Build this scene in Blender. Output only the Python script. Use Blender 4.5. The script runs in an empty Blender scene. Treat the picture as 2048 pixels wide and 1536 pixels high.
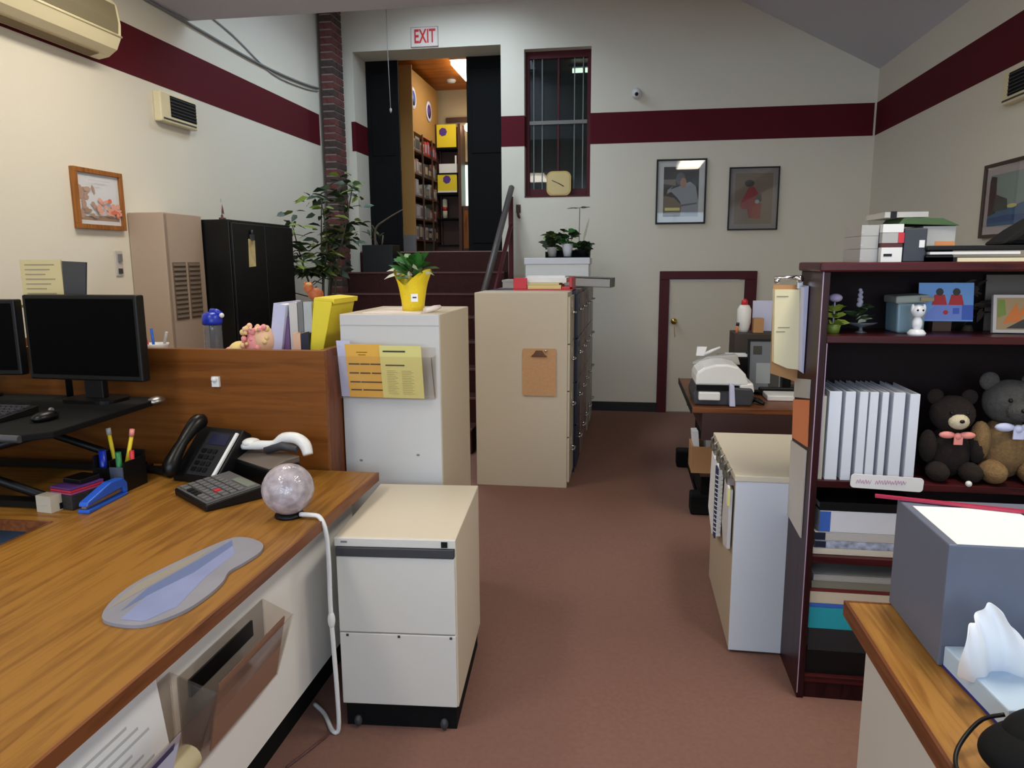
import bpy, bmesh, math, random
from mathutils import Matrix, Vector, Euler
random.seed(7)
R = math.radians
scene = bpy.context.scene
COL = scene.collection

# ------------------------------------------------------------------ camera
cam_d = bpy.data.cameras.new('camera'); cam = bpy.data.objects.new('camera', cam_d); COL.objects.link(cam)
cam_d.sensor_width = 36.0; cam_d.lens = 1462.4 / 2048 * 36.0; cam_d.clip_start = 0.05; cam_d.clip_end = 200
yaw, pitch, roll = R(8.88), R(9.54), R(-0.338)
fwd = Vector((-math.sin(yaw)*math.cos(pitch), math.cos(yaw)*math.cos(pitch), -math.sin(pitch)))
rt0 = Vector((math.cos(yaw), math.sin(yaw), 0)); up0 = rt0.cross(fwd)
rt = rt0*math.cos(roll) + up0*math.sin(roll); up = up0*math.cos(roll) - rt0*math.sin(roll)
cam.matrix_world = Matrix(((rt.x, up.x, -fwd.x, 0), (rt.y, up.y, -fwd.y, 0), (rt.z, up.z, -fwd.z, 1.53), (0, 0, 0, 1)))
scene.camera = cam
# ------------------------------------------------------------------ world, daylight, exposure
vs = scene.view_settings
vs.view_transform = 'Standard'; vs.look = 'None'; vs.gamma = 1.0; vs.use_curve_mapping = False
vs.exposure = 0.0
scene.display_settings.display_device = 'sRGB'
world = bpy.data.worlds.new('world'); scene.world = world; world.use_nodes = True
bg = world.node_tree.nodes['Background']; bg.inputs[0].default_value = (0.50, 0.62, 0.85, 1); bg.inputs[1].default_value = 0.5

def area(name, loc, rot, sx, sy, power, color, spread=180):
    d = bpy.data.lights.new(name, 'AREA'); d.shape = 'RECTANGLE'; d.size = sx; d.size_y = sy
    d.energy = power; d.color = color; d.spread = R(spread)
    o = bpy.data.objects.new(name, d); COL.objects.link(o); o.location = loc; o.rotation_euler = rot
    return o
DAY = (0.62, 0.80, 1.0); WARM = (1.0, 0.93, 0.80)
area('daylight_front_window', (-1.35, -2.52, 1.75), (R(90), 0, 0), 2.0, 1.7, 46, DAY)
area('daylight_front_window_2', (1.05, -2.52, 1.75), (R(90), 0, 0), 1.8, 1.7, 46, DAY)
area('assumed_skylight_light', (-1.62, 6.05, 4.34), (0, 0, 0), .70, 1.75, 44, (0.70, 0.87, 1.0))  # unseen skylight, assumed and placed to light the raised bay
# ------------------------------------------------------------------ helpers
ROOTM = {}
class MB:
    def __init__(s): s.v = []; s.f = []; s.m = []; s.sm = []; s.M = Matrix.Identity(4)
    def _add(s, vs_, fs, m=0, sm=False):
        b = len(s.v)
        s.v += [tuple(s.M @ Vector(p)) for p in vs_]
        for f in fs: s.f.append([b+i for i in f]); s.m.append(m); s.sm.append(sm)
        return s
    def at(s, loc=(0,0,0), rot=(0,0,0)):
        s.M = Matrix.Translation(loc) @ Euler(rot).to_matrix().to_4x4(); return s
    def reset(s): s.M = Matrix.Identity(4); return s
    def box(s, x0, x1, y0, y1, z0, z1, m=0):
        x0,x1 = min(x0,x1),max(x0,x1); y0,y1 = min(y0,y1),max(y0,y1); z0,z1 = min(z0,z1),max(z0,z1)
        return s._add([(x0,y0,z0),(x1,y0,z0),(x1,y1,z0),(x0,y1,z0),(x0,y0,z1),(x1,y0,z1),(x1,y1,z1),(x0,y1,z1)],
            [(0,3,2,1),(4,5,6,7),(0,1,5,4),(1,2,6,5),(2,3,7,6),(3,0,4,7)], m)
    def poly(s, pts, m=0): return s._add(pts, [tuple(range(len(pts)))], m)
    def prism(s, pts, axis, a0, a1, m=0, sm=False):
        # pts 2d polygon; axis 'x': (y,z), 'y': (x,z), 'z': (x,y)
        def p3(p, a):
            return {'x': (a, p[0], p[1]), 'y': (p[0], a, p[1]), 'z': (p[0], p[1], a)}[axis]
        n = len(pts)
        vv = [p3(p, a0) for p in pts] + [p3(p, a1) for p in pts]
        area2 = sum(pts[i][0]*pts[(i+1)%n][1]-pts[(i+1)%n][0]*pts[i][1] for i in range(n))
        flip = (area2 < 0) ^ (axis == 'y')
        a = list(range(n)); b = [i+n for i in a]
        fs = [tuple(reversed(a)), tuple(b)] if not flip else [tuple(a), tuple(reversed(b))]
        s._add(vv, fs, m)
        base = len(s.v)-2*n
        for i in range(n):
            j = (i+1) % n
            q = (base+i, base+j, base+n+j, base+n+i)
            s.f.append(list(q if not flip else reversed(q))); s.m.append(m); s.sm.append(sm)
        return s
    def tube(s, pts, r, n=8, m=0, caps=True):
        pts = [Vector(p) for p in pts]; k = len(pts)
        rs = list(r) if isinstance(r, (list, tuple)) else [r]*k
        if k > 3:                                        # round off bends
            P_, R_ = [], []
            for i in range(k-1):
                a, b, c, d = pts[max(i-1, 0)], pts[i], pts[i+1], pts[min(i+2, k-1)]
                for j in range(4):
                    t = j/4
                    P_.append(.5*(2*b+(c-a)*t+(2*a-5*b+4*c-d)*t*t+(3*b-a-3*c+d)*t**3)); R_.append(rs[i]+(rs[i+1]-rs[i])*t)
            pts = P_+[pts[-1]]; rs = R_+[rs[-1]]; k = len(pts)
        vv = []; fs = []
        prev = None
        for i, p in enumerate(pts):
            t = (pts[min(i+1, k-1)] - pts[max(i-1, 0)]).normalized()
            if prev is None:
                a = Vector((0,0,1)) if abs(t.z) < .9 else Vector((1,0,0)); u = t.cross(a).normalized()
            else:
                u = (prev - t*prev.dot(t))
                u = u.normalized() if u.length > 1e-6 else t.orthogonal().normalized()
            prev = u; w = t.cross(u)
            for j in range(n):
                an = 2*math.pi*j/n
                vv.append(p + (u*math.cos(an) + w*math.sin(an))*rs[i])
        for i in range(k-1):
            for j in range(n):
                fs.append((i*n+j, i*n+(j+1)%n, (i+1)*n+(j+1)%n, (i+1)*n+j))
        s._add(vv, fs, m, True)
        if caps:
            b = len(s.v)-k*n
            s.f.append([b+j for j in reversed(range(n))]); s.m.append(m); s.sm.append(False)
            s.f.append([b+(k-1)*n+j for j in range(n)]); s.m.append(m); s.sm.append(False)
        return s
    def lathe(s, prof, c=(0,0,0), n=24, m=0, sm=True):
        vv = []; fs = []; k = len(prof)
        for (r, z) in prof:
            for j in range(n):
                a = 2*math.pi*j/n; vv.append((c[0]+r*math.cos(a), c[1]+r*math.sin(a), c[2]+z))
        for i in range(k-1):
            for j in range(n): fs.append((i*n+j, i*n+(j+1)%n, (i+1)*n+(j+1)%n, (i+1)*n+j))
        s._add(vv, fs, m, sm)
        b = len(s.v)-k*n
        if prof[0][0] > 1e-4: s.f.append([b+j for j in reversed(range(n))]); s.m.append(m); s.sm.append(False)
        if prof[-1][0] > 1e-4: s.f.append([b+(k-1)*n+j for j in range(n)]); s.m.append(m); s.sm.append(False)
        return s
    def ball(s, c, r, m=0, nu=16, nv=10):
        if not isinstance(r, (tuple, list)): r = (r, r, r)
        vv = [(c[0], c[1], c[2]-r[2])]; fs = []
        for i in range(1, nv):
            ph = -math.pi/2 + math.pi*i/nv
            for j in range(nu):
                a = 2*math.pi*j/nu
                vv.append((c[0]+r[0]*math.cos(ph)*math.cos(a), c[1]+r[1]*math.cos(ph)*math.sin(a), c[2]+r[2]*math.sin(ph)))
        vv.append((c[0], c[1], c[2]+r[2]))
        for j in range(nu):
            fs.append((0, 1+(j+1)%nu, 1+j)); e = len(vv)-1; b = 1+(nv-2)*nu
            fs.append((b+j, b+(j+1)%nu, e))
        for i in range(nv-2):
            for j in range(nu): fs.append((1+i*nu+j, 1+i*nu+(j+1)%nu, 1+(i+1)*nu+(j+1)%nu, 1+(i+1)*nu+j))
        return s._add(vv, fs, m, True)
    def mesh(s, name, mats, inv=None, recenter=False):
        me = bpy.data.meshes.new(name)
        vv = [Vector(p) for p in s.v]
        off = Vector((0,0,0))
        if inv is not None: vv = [inv @ p for p in vv]
        elif recenter:
            lo = [min(p[i] for p in vv) for i in range(3)]; hi = [max(p[i] for p in vv) for i in range(3)]
            off = Vector(((lo[0]+hi[0])/2, (lo[1]+hi[1])/2, lo[2])); vv = [p-off for p in vv]
        me.from_pydata([tuple(p) for p in vv], [], s.f)
        for mt in (mats if isinstance(mats, (list, tuple)) else [mats]): me.materials.append(mt)
        me.polygons.foreach_set('material_index', s.m)
        me.polygons.foreach_set('use_smooth', s.sm)
        me.update()
        return me, off
    def build(s, name, mats, parent=None, bevel=0.0, seg=2):
        if parent is not None:
            me, off = s.mesh(name, mats, inv=ROOTM[parent.name])
        else:
            me, off = s.mesh(name, mats, recenter=True)
        o = bpy.data.objects.new(name, me); COL.objects.link(o)
        if parent is not None: o.parent = parent; ROOTM[o.name] = ROOTM[parent.name]
        else:
            o.location = off; ROOTM[o.name] = Matrix.Translation(off).inverted()
        if bevel:
            b = o.modifiers.new('bevel', 'BEVEL'); b.width = bevel; b.segments = seg; b.limit_method = 'ANGLE'; b.angle_limit = R(40)
        return o

def tag(o, label, cat, group=None):
    o['label'] = label; o['category'] = cat
    if group: o['group'] = group
    return o
def thing(name, label, cat, loc, rz=0.0, group=None):
    o = bpy.data.objects.new(name, None); COL.objects.link(o); o.empty_display_size = 0.05
    o.location = loc; o.rotation_euler = (0, 0, rz)
    ROOTM[o.name] = (Matrix.Translation(loc) @ Euler((0,0,rz)).to_matrix().to_4x4()).inverted()
    return tag(o, label, cat, group)
def solo(name, mb, mats, label, cat, group=None, bevel=0.0):
    return tag(mb.build(name, mats, None, bevel), label, cat, group)
def struct(name, mb=None, mats=None, loc=(0,0,0), bevel=0.0):
    if mb is None:
        o = bpy.data.objects.new(name, None); COL.objects.link(o); o.location = loc
        ROOTM[o.name] = Matrix.Translation(loc).inverted()
    else: o = mb.build(name, mats, None, bevel)
    o['kind'] = 'structure'; return o
def part(p, name, mb, mats, bevel=0.0, label=None):
    o = mb.build(name, mats, p, bevel)
    if label: o['label'] = label
    return o

# ------------------------------------------------------------------ materials
def lin(c):
    return tuple(((x/255)/12.92 if x/255 <= .04045 else ((x/255+.055)/1.055)**2.4) for x in c)
def mat(name, rgb, rough=.6, metal=0.0, noise=0.0, scale=20.0, bump=0.0, bscale=200.0, spec=.5, coat=0.0, emit=None, estr=0.0, alpha=None):
    m = bpy.data.materials.new(name); m.use_nodes = True; nt = m.node_tree; b = nt.nodes['Principled BSDF']
    c = lin(rgb)
    b.inputs['Base Color'].default_value = (*c, 1); b.inputs['Roughness'].default_value = rough
    b.inputs['Metallic'].default_value = metal; b.inputs['Specular IOR Level'].default_value = spec
    b.inputs['Coat Weight'].default_value = coat
    tc = None
    if noise > 0 or bump > 0: tc = nt.nodes.new('ShaderNodeTexCoord')
    if noise > 0:
        n = nt.nodes.new('ShaderNodeTexNoise'); n.inputs['Scale'].default_value = scale; n.inputs['Detail'].default_value = 4
        nt.links.new(tc.outputs['Object'], n.inputs['Vector'])
        r = nt.nodes.new('ShaderNodeValToRGB'); r.color_ramp.elements[0].position = .3; r.color_ramp.elements[1].position = .7
        r.color_ramp.elements[0].color = (*[x*(1-noise) for x in c], 1); r.color_ramp.elements[1].color = (*[min(1, x*(1+noise)) for x in c], 1)
        nt.links.new(n.outputs['Fac'], r.inputs['Fac']); nt.links.new(r.outputs['Color'], b.inputs['Base Color'])
    if bump > 0:
        n2 = nt.nodes.new('ShaderNodeTexNoise'); n2.inputs['Scale'].default_value = bscale
        nt.links.new(tc.outputs['Object'], n2.inputs['Vector'])
        bp = nt.nodes.new('ShaderNodeBump'); bp.inputs['Strength'].default_value = bump; bp.inputs['Distance'].default_value = .004
        nt.links.new(n2.outputs['Fac'], bp.inputs['Height']); nt.links.new(bp.outputs['Normal'], b.inputs['Normal'])
    if emit: b.inputs['Emission Color'].default_value = (*emit, 1); b.inputs['Emission Strength'].default_value = estr
    return m
def wood(name, a, b_, axis='y', scale=1.0, rough=.38):
    m = bpy.data.materials.new(name); m.use_nodes = True; nt = m.node_tree; b = nt.nodes['Principled BSDF']
    b.inputs['Roughness'].default_value = rough; b.inputs['Specular IOR Level'].default_value = .22
    tc = nt.nodes.new('ShaderNodeTexCoord'); mp = nt.nodes.new('ShaderNodeMapping')
    st = {'x': (1.6, 22, 22), 'y': (22, 1.6, 22), 'z': (22, 22, 1.6)}[axis]
    mp.inputs['Scale'].default_value = [q*scale for q in st]
    nt.links.new(tc.outputs['Object'], mp.inputs['Vector'])
    n = nt.nodes.new('ShaderNodeTexNoise'); n.inputs['Scale'].default_value = 1.6; n.inputs['Detail'].default_value = 6; n.inputs['Distortion'].default_value = 1.2
    nt.links.new(mp.outputs['Vector'], n.inputs['Vector'])
    r = nt.nodes.new('ShaderNodeValToRGB'); e = r.color_ramp.elements
    e[0].position = .36; e[0].color = (*lin(a), 1); e[1].position = .56; e[1].color = (*lin(b_), 1)
    nt.links.new(n.outputs['Fac'], r.inputs['Fac']); nt.links.new(r.outputs['Color'], b.inputs['Base Color'])
    return m
def clear(name, rgb, mix=.85, rough=.05):
    m = bpy.data.materials.new(name); m.use_nodes = True; nt = m.node_tree
    out = nt.nodes['Material Output']; nt.nodes.remove(nt.nodes['Principled BSDF'])
    t = nt.nodes.new('ShaderNodeBsdfTransparent'); t.inputs[0].default_value = (*lin(rgb), 1)
    g = nt.nodes.new('ShaderNodeBsdfGlossy'); g.inputs['Roughness'].default_value = rough; g.inputs[0].default_value = (1,1,1,1)
    d = nt.nodes.new('ShaderNodeBsdfDiffuse'); d.inputs[0].default_value = (*lin(rgb), 1)
    f = nt.nodes.new('ShaderNodeFresnel'); f.inputs[0].default_value = 1.45
    m1 = nt.nodes.new('ShaderNodeMixShader'); m1.inputs[0].default_value = 1-mix
    nt.links.new(t.outputs[0], m1.inputs[1]); nt.links.new(d.outputs[0], m1.inputs[2])
    m2 = nt.nodes.new('ShaderNodeMixShader')
    ge = nt.nodes.new('ShaderNodeNewGeometry'); mu = nt.nodes.new('ShaderNodeMath'); mu.operation = 'SUBTRACT'; mu.use_clamp = True
    nt.links.new(f.outputs[0], mu.inputs[0]); nt.links.new(ge.outputs['Backfacing'], mu.inputs[1])   # reflect on the outer face only
    nt.links.new(mu.outputs[0], m2.inputs[0]); nt.links.new(m1.outputs[0], m2.inputs[1]); nt.links.new(g.outputs[0], m2.inputs[2])
    nt.links.new(m2.outputs[0], out.inputs[0])
    return m
WALL = mat('cream_wall_paint', (226, 219, 202), .75, bump=.15, bscale=90)
CEIL = mat('ceiling_paint', (208, 206, 214), .85, bump=.1)
STRIPE = mat('maroon_band_paint', (88, 24, 33), .7, spec=.12)
MAROON = mat('maroon_trim_paint', (80, 22, 30), .5, spec=.25)
CARPET = mat('brown_carpet', (132, 98, 87), .95, noise=.05, scale=60, bump=.3, bscale=700, spec=.1)
STAIRC = mat('dark_stair_carpet', (70, 42, 40), .95, noise=.15, scale=60, bump=.6, bscale=600, spec=.1)
NOSE = mat('stair_nosing', (104, 70, 64), .8)
BASEB = mat('black_baseboard', (28, 27, 27), .6)
OAK = wood('oak_laminate', (126, 82, 28), (152, 106, 44), 'y')
OAKE = wood('oak_edge', (98, 54, 28), (122, 72, 40), 'y')
OAKX = wood('oak_panel', (108, 62, 23), (126, 75, 30), 'x', .8)
WALNUT = wood('walnut_laminate', (92, 54, 32), (122, 74, 44), 'x')
WALNUTD = mat('dark_walnut_apron', (58, 34, 30), .5)
MAHOG = wood('mahogany', (34, 12, 15), (52, 19, 22), 'z', .7, .4)
MAHOGX = wood('mahogany_shelf', (50, 17, 20), (74, 26, 29), 'x', .7, .32)
MAHOGB = mat('mahogany_back_board', (24, 11, 12), .7, spec=.2)
PUTTY = mat('putty_steel', (214, 204, 184), .45, bump=.05)
PUTTYF = mat('putty_drawer_front', (216, 212, 204), .45)
TAN = mat('tan_steel', (200, 187, 164), .5, bump=.05)
WHITES = mat('white_steel', (200, 199, 198), .45)
NAVY = mat('navy_steel', (30, 36, 58), .4)
TAUPE = mat('taupe_steel', (122, 98, 92), .45)
GREYS = mat('grey_steel', (146, 140, 132), .45)
CHROME = mat('chrome', (215, 215, 215), .2, metal=1)
STEEL = mat('brushed_steel', (170, 168, 165), .35, metal=1)
BRASS = mat('brass', (212, 180, 90), .25, metal=1)
BLACK = mat('black_plastic', (14, 14, 15), .45, spec=.3)
BLACKM = mat('matte_black', (11, 11, 12), .8, spec=.2)
BLACKG = mat('gloss_black_paint', (9, 9, 10), .35, spec=.35)
DGREY = mat('dark_grey_plastic', (58, 58, 62), .5)
MGREY = mat('mid_grey_plastic', (120, 120, 122), .5)
LGREY = mat('light_grey_plastic', (176, 175, 172), .5)
WHITEP = mat('white_plastic', (230, 230, 228), .35)
PAPER = mat('white_paper', (236, 236, 238), .8)
PAPERB = mat('pale_lavender_paper', (200, 203, 232), .8)
CREAMP = mat('cream_paper', (228, 218, 180), .8)
YELP = mat('yellow_paper', (226, 218, 140), .8)
ORNP = mat('orange_card', (232, 180, 78), .8)
SALMON = mat('salmon_paper', (214, 128, 84), .8)
INK = mat('printed_ink', (62, 56, 44), .8)
INKL = mat('faint_grey_ink', (188, 188, 190), .8)
INKB = mat('navy_ink', (60, 58, 96), .8)
PINKI = mat('pink_marker_ink', (206, 168, 196), .8)
BEIGE = mat('beige_enamel', (178, 156, 136), .5)
LOUV = mat('brown_louvre', (110, 94, 78), .6)
CREAMPL = mat('cream_plastic', (226, 214, 176), .4)
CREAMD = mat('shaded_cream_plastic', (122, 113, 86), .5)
BLUE = mat('blue_plastic', (36, 92, 200), .35)
DBLUE = mat('deep_blue_plastic', (24, 52, 178), .3)
GREEN = mat('green_plastic', (34, 120, 66), .4)
RED = mat('red_plastic', (200, 40, 52), .4)
PINK = mat('pink_plush', (240, 160, 160), .95)
YELPL = mat('pale_yellow_plush', (236, 208, 140), .95)
YEL = mat('yellow_foil', (236, 206, 40), .3, bump=.5, bscale=120)
YELF = mat('yellow_folder', (232, 212, 52), .6)
LEAF = mat('leaf_green', (48, 104, 40), .45, noise=.3, scale=30)
LEAFD = mat('dark_leaf_green', (44, 62, 34), .5, noise=.3, scale=30)
LEAFY = mat('yellow_green_leaf', (120, 138, 50), .5)
LEAFP = mat('pale_leaf', (196, 200, 176), .5)
SOIL = mat('potting_soil', (44, 34, 28), .95)
STEM = mat('woody_stem', (82, 76, 62), .8)
TERRA = mat('terracotta', (168, 90, 50), .7, noise=.2, scale=40)
KRAFT = mat('kraft_board', (178, 134, 88), .75)
CORK = mat('hardboard', (196, 150, 106), .7, noise=.06, scale=60)
FABRICB = mat('blue_grey_fabric', (150, 172, 204), .95, bump=.5, bscale=500)
GBOX = mat('grey_blue_enamel', (102, 109, 127), .45)
GBOXD = mat('grey_box_side', (112, 110, 118), .45)
TEAL = mat('teal_card', (30, 160, 178), .6)
BBLUE = mat('cobalt_card', (58, 104, 196), .6)
TISSB = mat('pale_blue_carton', (186, 208, 230), .6)
TISS = mat('white_tissue', (240, 242, 246), .9)
BRICKA = mat('red_brown_brick', (104, 58, 54), .9, noise=.25, scale=30, bump=.5, bscale=120)
BRICKB = mat('dark_brick', (72, 56, 52), .9, noise=.25, scale=30, bump=.5, bscale=120)
MORTAR = mat('mortar', (138, 128, 122), .95)
GLASSW = clear('window_glass', (150, 165, 162), .97, .02)
ACRYL = clear('smoky_acrylic', (243, 239, 235), .965, .1)
ACRYLC = clear('clear_acrylic', (251, 249, 247), .985, .1)
CLEARP = clear('clear_plastic', (220, 226, 232), .88, .1)
BLUCL = clear('pale_blue_plastic', (170, 200, 215), .5, .2)
PICGL = clear('picture_glass', (250, 250, 250), .995, .02)
LAMPE = mat('fluorescent_diffuser', (255, 250, 240), .5, emit=(1.0, .92, .78), estr=9.0)
LAMPW = mat('warm_lamp_shade', (255, 250, 240), .5, emit=(1.0, .9, .72), estr=14.0)
DAYE = mat('daylit_pane', (200, 240, 220), .5, emit=(.78, 1.0, .88), estr=1.6)
ORWOOD = wood('varnished_pine_ceiling', (150, 78, 16), (190, 110, 30), 'x', .5, .4)
TANB = mat('tan_pegboard', (168, 126, 66), .7)
DWOOD = mat('dark_wood', (76, 44, 28), .5)
STOREW = mat('store_wall', (196, 176, 140), .8)
YPOST = mat('yellow_print', (232, 208, 36), .5)
PURP = mat('purple_ink', (84, 52, 140), .6)
PLUM = mat('plum_cover', (116, 84, 130), .6)
CERAM = mat('white_ceramic', (232, 232, 236), .2)
BROWNF = mat('dark_brown_fur', (32, 22, 18), .98, noise=.3, scale=90, bump=1.0, bscale=260)
SHADEF = mat('shaded_tan_fur', (74, 72, 70), .98, noise=.2, scale=90, bump=1.0, bscale=260)  # grey puts shade into the tan bear's head colour
TANF = mat('tan_fur', (130, 102, 66), .98, noise=.2, scale=90, bump=1.0, bscale=260)
CREAMF = mat('cream_fur', (214, 200, 168), .98, bump=1.0, bscale=260)
PINKB = mat('pink_ribbon', (240, 150, 140), .6)
DOTB = mat('blue_white_ribbon', (206, 210, 240), .6)
SKYB = mat('sky_print', (110, 160, 220), .5)
NAVP = mat('blue_print', (60, 96, 190), .5)
REDP = mat('red_print', (190, 44, 44), .6)
SKIN = mat('skin_print', (168, 120, 90), .6)
GREYPR = mat('grey_print', (150, 156, 160), .6)
DKPR = mat('dark_print', (56, 52, 48), .6)
BROWNPR = mat('brown_print', (122, 106, 88), .6)
MATB = mat('white_mount_board', (214, 214, 210), .8)
MATG = mat('grey_mount_board', (140, 132, 128), .8)
AGBL = mat('blue_stone', (134, 144, 184), .35, noise=.08, scale=8)
AGGR = mat('grey_stone', (138, 138, 148), .4, noise=.08, scale=8)
AGBD = mat('slate_blue_stone', (98, 114, 156), .4)
AGTN = mat('tan_stone', (150, 142, 130), .4)
GLOBE = mat('cracked_crystal', (176, 166, 172), .15, noise=.35, scale=28, bump=.6, bscale=60, spec=.8)
PHCYL = mat('handwriting_grey', (150, 140, 120), .8)

# ------------------------------------------------------------------ room shell
XL, XR, YB, YF = -2.99, 2.24, 7.48, -2.5
def wall_grid(mb, xs, zs, holes, y0, y1, m=0):
    for i in range(len(xs)-1):
        for k in range(len(zs)-1):
            cx, cz = (xs[i]+xs[i+1])/2, (zs[k]+zs[k+1])/2
            if any(h[0] < cx < h[1] and h[2] < cz < h[3] for h in holes): continue
            mb.box(xs[i], xs[i+1], y0, y1, zs[k], zs[k+1], m)
struct('floor', MB().box(XL, XR, YF, YB, -.12, 0), CARPET)
struct('wall_left', MB().box(XL-.15, XL, YF-.15, YB+.38, -.12, 4.85), WALL)
struct('wall_right', MB().box(XR, XR+.15, YF-.15, YB+.38, -.12, 4.85), WALL)
DOORH = (-2.775, -1.262, 1.63, 3.615); WINH = (-1.03, -.378, 2.16, 3.56); LOWH = (.42, 1.145, 0, 1.34)
m = MB(); wall_grid(m, [XL, -2.775, -1.262, -1.03, -.378, .42, 1.145, XR], [-.12, 0, 1.34, 1.63, 2.16, 3.56, 3.615, 4.85], [DOORH, WINH, LOWH], YB, YB+.38)
struct('wall_back', m, WALL)
m = MB(); wall_grid(m, [XL, -2.4, -.3, .1, 2.0, XR], [-.12, .85, 2.65, 4.85], [(-2.4, -.3, .85, 2.65), (.1, 2.0, .85, 2.65)], YF-.15, YF)
struct('wall_front', m, WALL)
struct('ceiling', MB().box(XL, XR, YF, 4.92, 3.155, 3.3), CEIL)
m = MB()
m.box(XL, XR, 4.80, 4.92, 3.3, 4.85)                                   # closes the raised bay towards the front
m.prism([(2.24, 3.238), (0.736, 4.02), (0.736, 4.14), (2.24, 3.36)], 'y', 4.92, YB)
m.box(-1.24, 0.736, 4.92, YB, 4.02, 4.14); m.box(XL, -2.0, 4.92, YB, 4.02, 4.14); m.box(-2.0, -1.24, 4.92, 5.1, 4.02, 4.14); m.box(-2.0, -1.24, 7.0, YB, 4.02, 4.14)
m.box(-1.24, -1.20, 5.1, 7.0, 4.14, 4.42); m.box(-2.04, -2.0, 5.1, 7.0, 4.14, 4.42); m.box(-2.0, -1.24, 5.06, 5.1, 4.14, 4.42); m.box(-2.0, -1.24, 7.0, 7.04, 4.14, 4.42)
struct('ceiling', m, CEIL)
w = struct('window_3', loc=(-1.62, 6.45, 4.36))
part(w, 'pane', MB().box(-2.0, -1.24, 5.1, 7.0, 4.36, 4.37), mat('assumed_skylight_pane', (220, 230, 240), .4, emit=(.8, .9, 1), estr=1.5))  # glowing pane added for the unseen skylight
# front windows behind the viewer
for k, (a, b) in enumerate(((-2.4, -.3), (.1, 2.0))):
    w = struct('window_%d' % (4+k), loc=((a+b)/2, YF-.08, .85))
    f = MB(); f.box(a, b, YF-.12, YF-.05, .85, .92); f.box(a, b, YF-.12, YF-.05, 2.58, 2.65); f.box(a, a+.07, YF-.12, YF-.05, .92, 2.58); f.box(b-.07, b, YF-.12, YF-.05, .92, 2.58)
    f.box((a+b)/2-.03, (a+b)/2+.03, YF-.12, YF-.05, .92, 2.58)
    part(w, 'frame', f, MAROON)
    part(w, 'pane', MB().box(a+.07, b-.07, YF-.10, YF-.09, .92, 2.58), mat('bright_daylight_pane', (220, 230, 245), .4, emit=(.75, .87, 1), estr=1.2))
# maroon band
ZA, ZB = 2.655, 2.945
struct('trim_1', MB().box(XL, XL+.003, YF, 7.068, ZA, ZB), STRIPE)
m = MB(); m.box(-2.815, -2.775, YB-.003, YB, ZA, ZB); m.box(-2.775, -2.772, YB-.003, YB+.36, ZA, ZB)
m.box(-1.262, -1.03, YB-.003, YB, ZA, ZB); m.box(-1.03, -1.027, YB-.003, YB+.14, ZA, ZB); m.box(-.378, XR-.02, YB-.003, YB, ZA, ZB)
struct('trim_2', m, STRIPE)
struct('trim_3', MB().box(XR-.003, XR, YF, YB-.008, ZA, ZB), STRIPE)
struct('baseboard_back', MB().box(-1.19, .323, YB-.014, YB, 0, .095), BASEB)
struct('baseboard_back', MB().box(1.255, XR, YB-.014, YB, 0, .095), BASEB)
struct('baseboard_right', MB().box(XR-.014, XR, YF, YB-.014, 0, .095), BASEB)
struct('baseboard_left', MB().box(XL, XL+.014, YF, YB-.5, 0, .095), BASEB)
# low cupboard door
d = struct('door_1', loc=(.78, YB, 0))
c = MB(); c.box(.323, .42, YB-.025, YB+.02, 0, 1.34); c.box(1.145, 1.253, YB-.025, YB+.02, 0, 1.34); c.box(.323, 1.253, YB-.025, YB+.02, 1.34, 1.423)
part(d, 'casing', c, MAROON, .004)
part(d, 'panel', MB().box(.424, 1.141, YB-.005, YB+.035, .008, 1.335), mat('cream_door_paint', (214, 206, 186), .55), .003)
k = MB().at((.472, YB-.004, .93), (R(90), 0, 0)); k.lathe([(.028, 0), (.028, .006), (.012, .012), (.012, .028), (.026, .036), (.031, .052), (.026, .066), (0, .072)], n=20)
part(d, 'knob', k, BRASS)
kk = MB().tube([(.478, YB-.03, .88), (.48, YB-.02, .83), (.487, YB-.012, .77)], .003, 6); part(d, 'key_string', kk, SALMON)
# window with leaded panes
w = struct('window_1', loc=(-.704, YB+.1, 2.16))
f = MB(); y0, y1 = YB+.10, YB+.16
f.box(-1.03, -.99, y0, y1, 2.16, 3.56); f.box(-.418, -.378, y0, y1, 2.16, 3.56); f.box(-.99, -.418, y0, y1, 2.16, 2.245); f.box(-.99, -.418, y0, y1, 3.49, 3.56)
part(w, 'frame', f, MAROON, .003)
part(w, 'sill', MB().box(-1.03, -.378, YB-.004, y0, 2.158, 2.172), MAROON)
part(w, 'meeting_rail', MB().box(-.99, -.418, y0-.006, y1-.01, 2.87, 2.905), mat('grey_rail', (120, 116, 110), .5))
for (za, zb) in ((2.245, 2.87), (2.905, 3.49)):
    p = part(w, 'pane', MB().box(-.99, -.418, y0+.02, y0+.026, za, zb), GLASSW)
    l = MB()
    for x in (-.95, -.865, -.545, -.46): l.box(x-.005, x+.005, y0+.010, y0+.019, za, zb)
    part(p, 'lead_bar', l, mat('lead_grey', (112, 118, 112), .6))
part(w, 'mullion', MB().box(-.712, -.696, y0+.004, y0+.018, 2.245, 3.49), MAROON)

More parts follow.
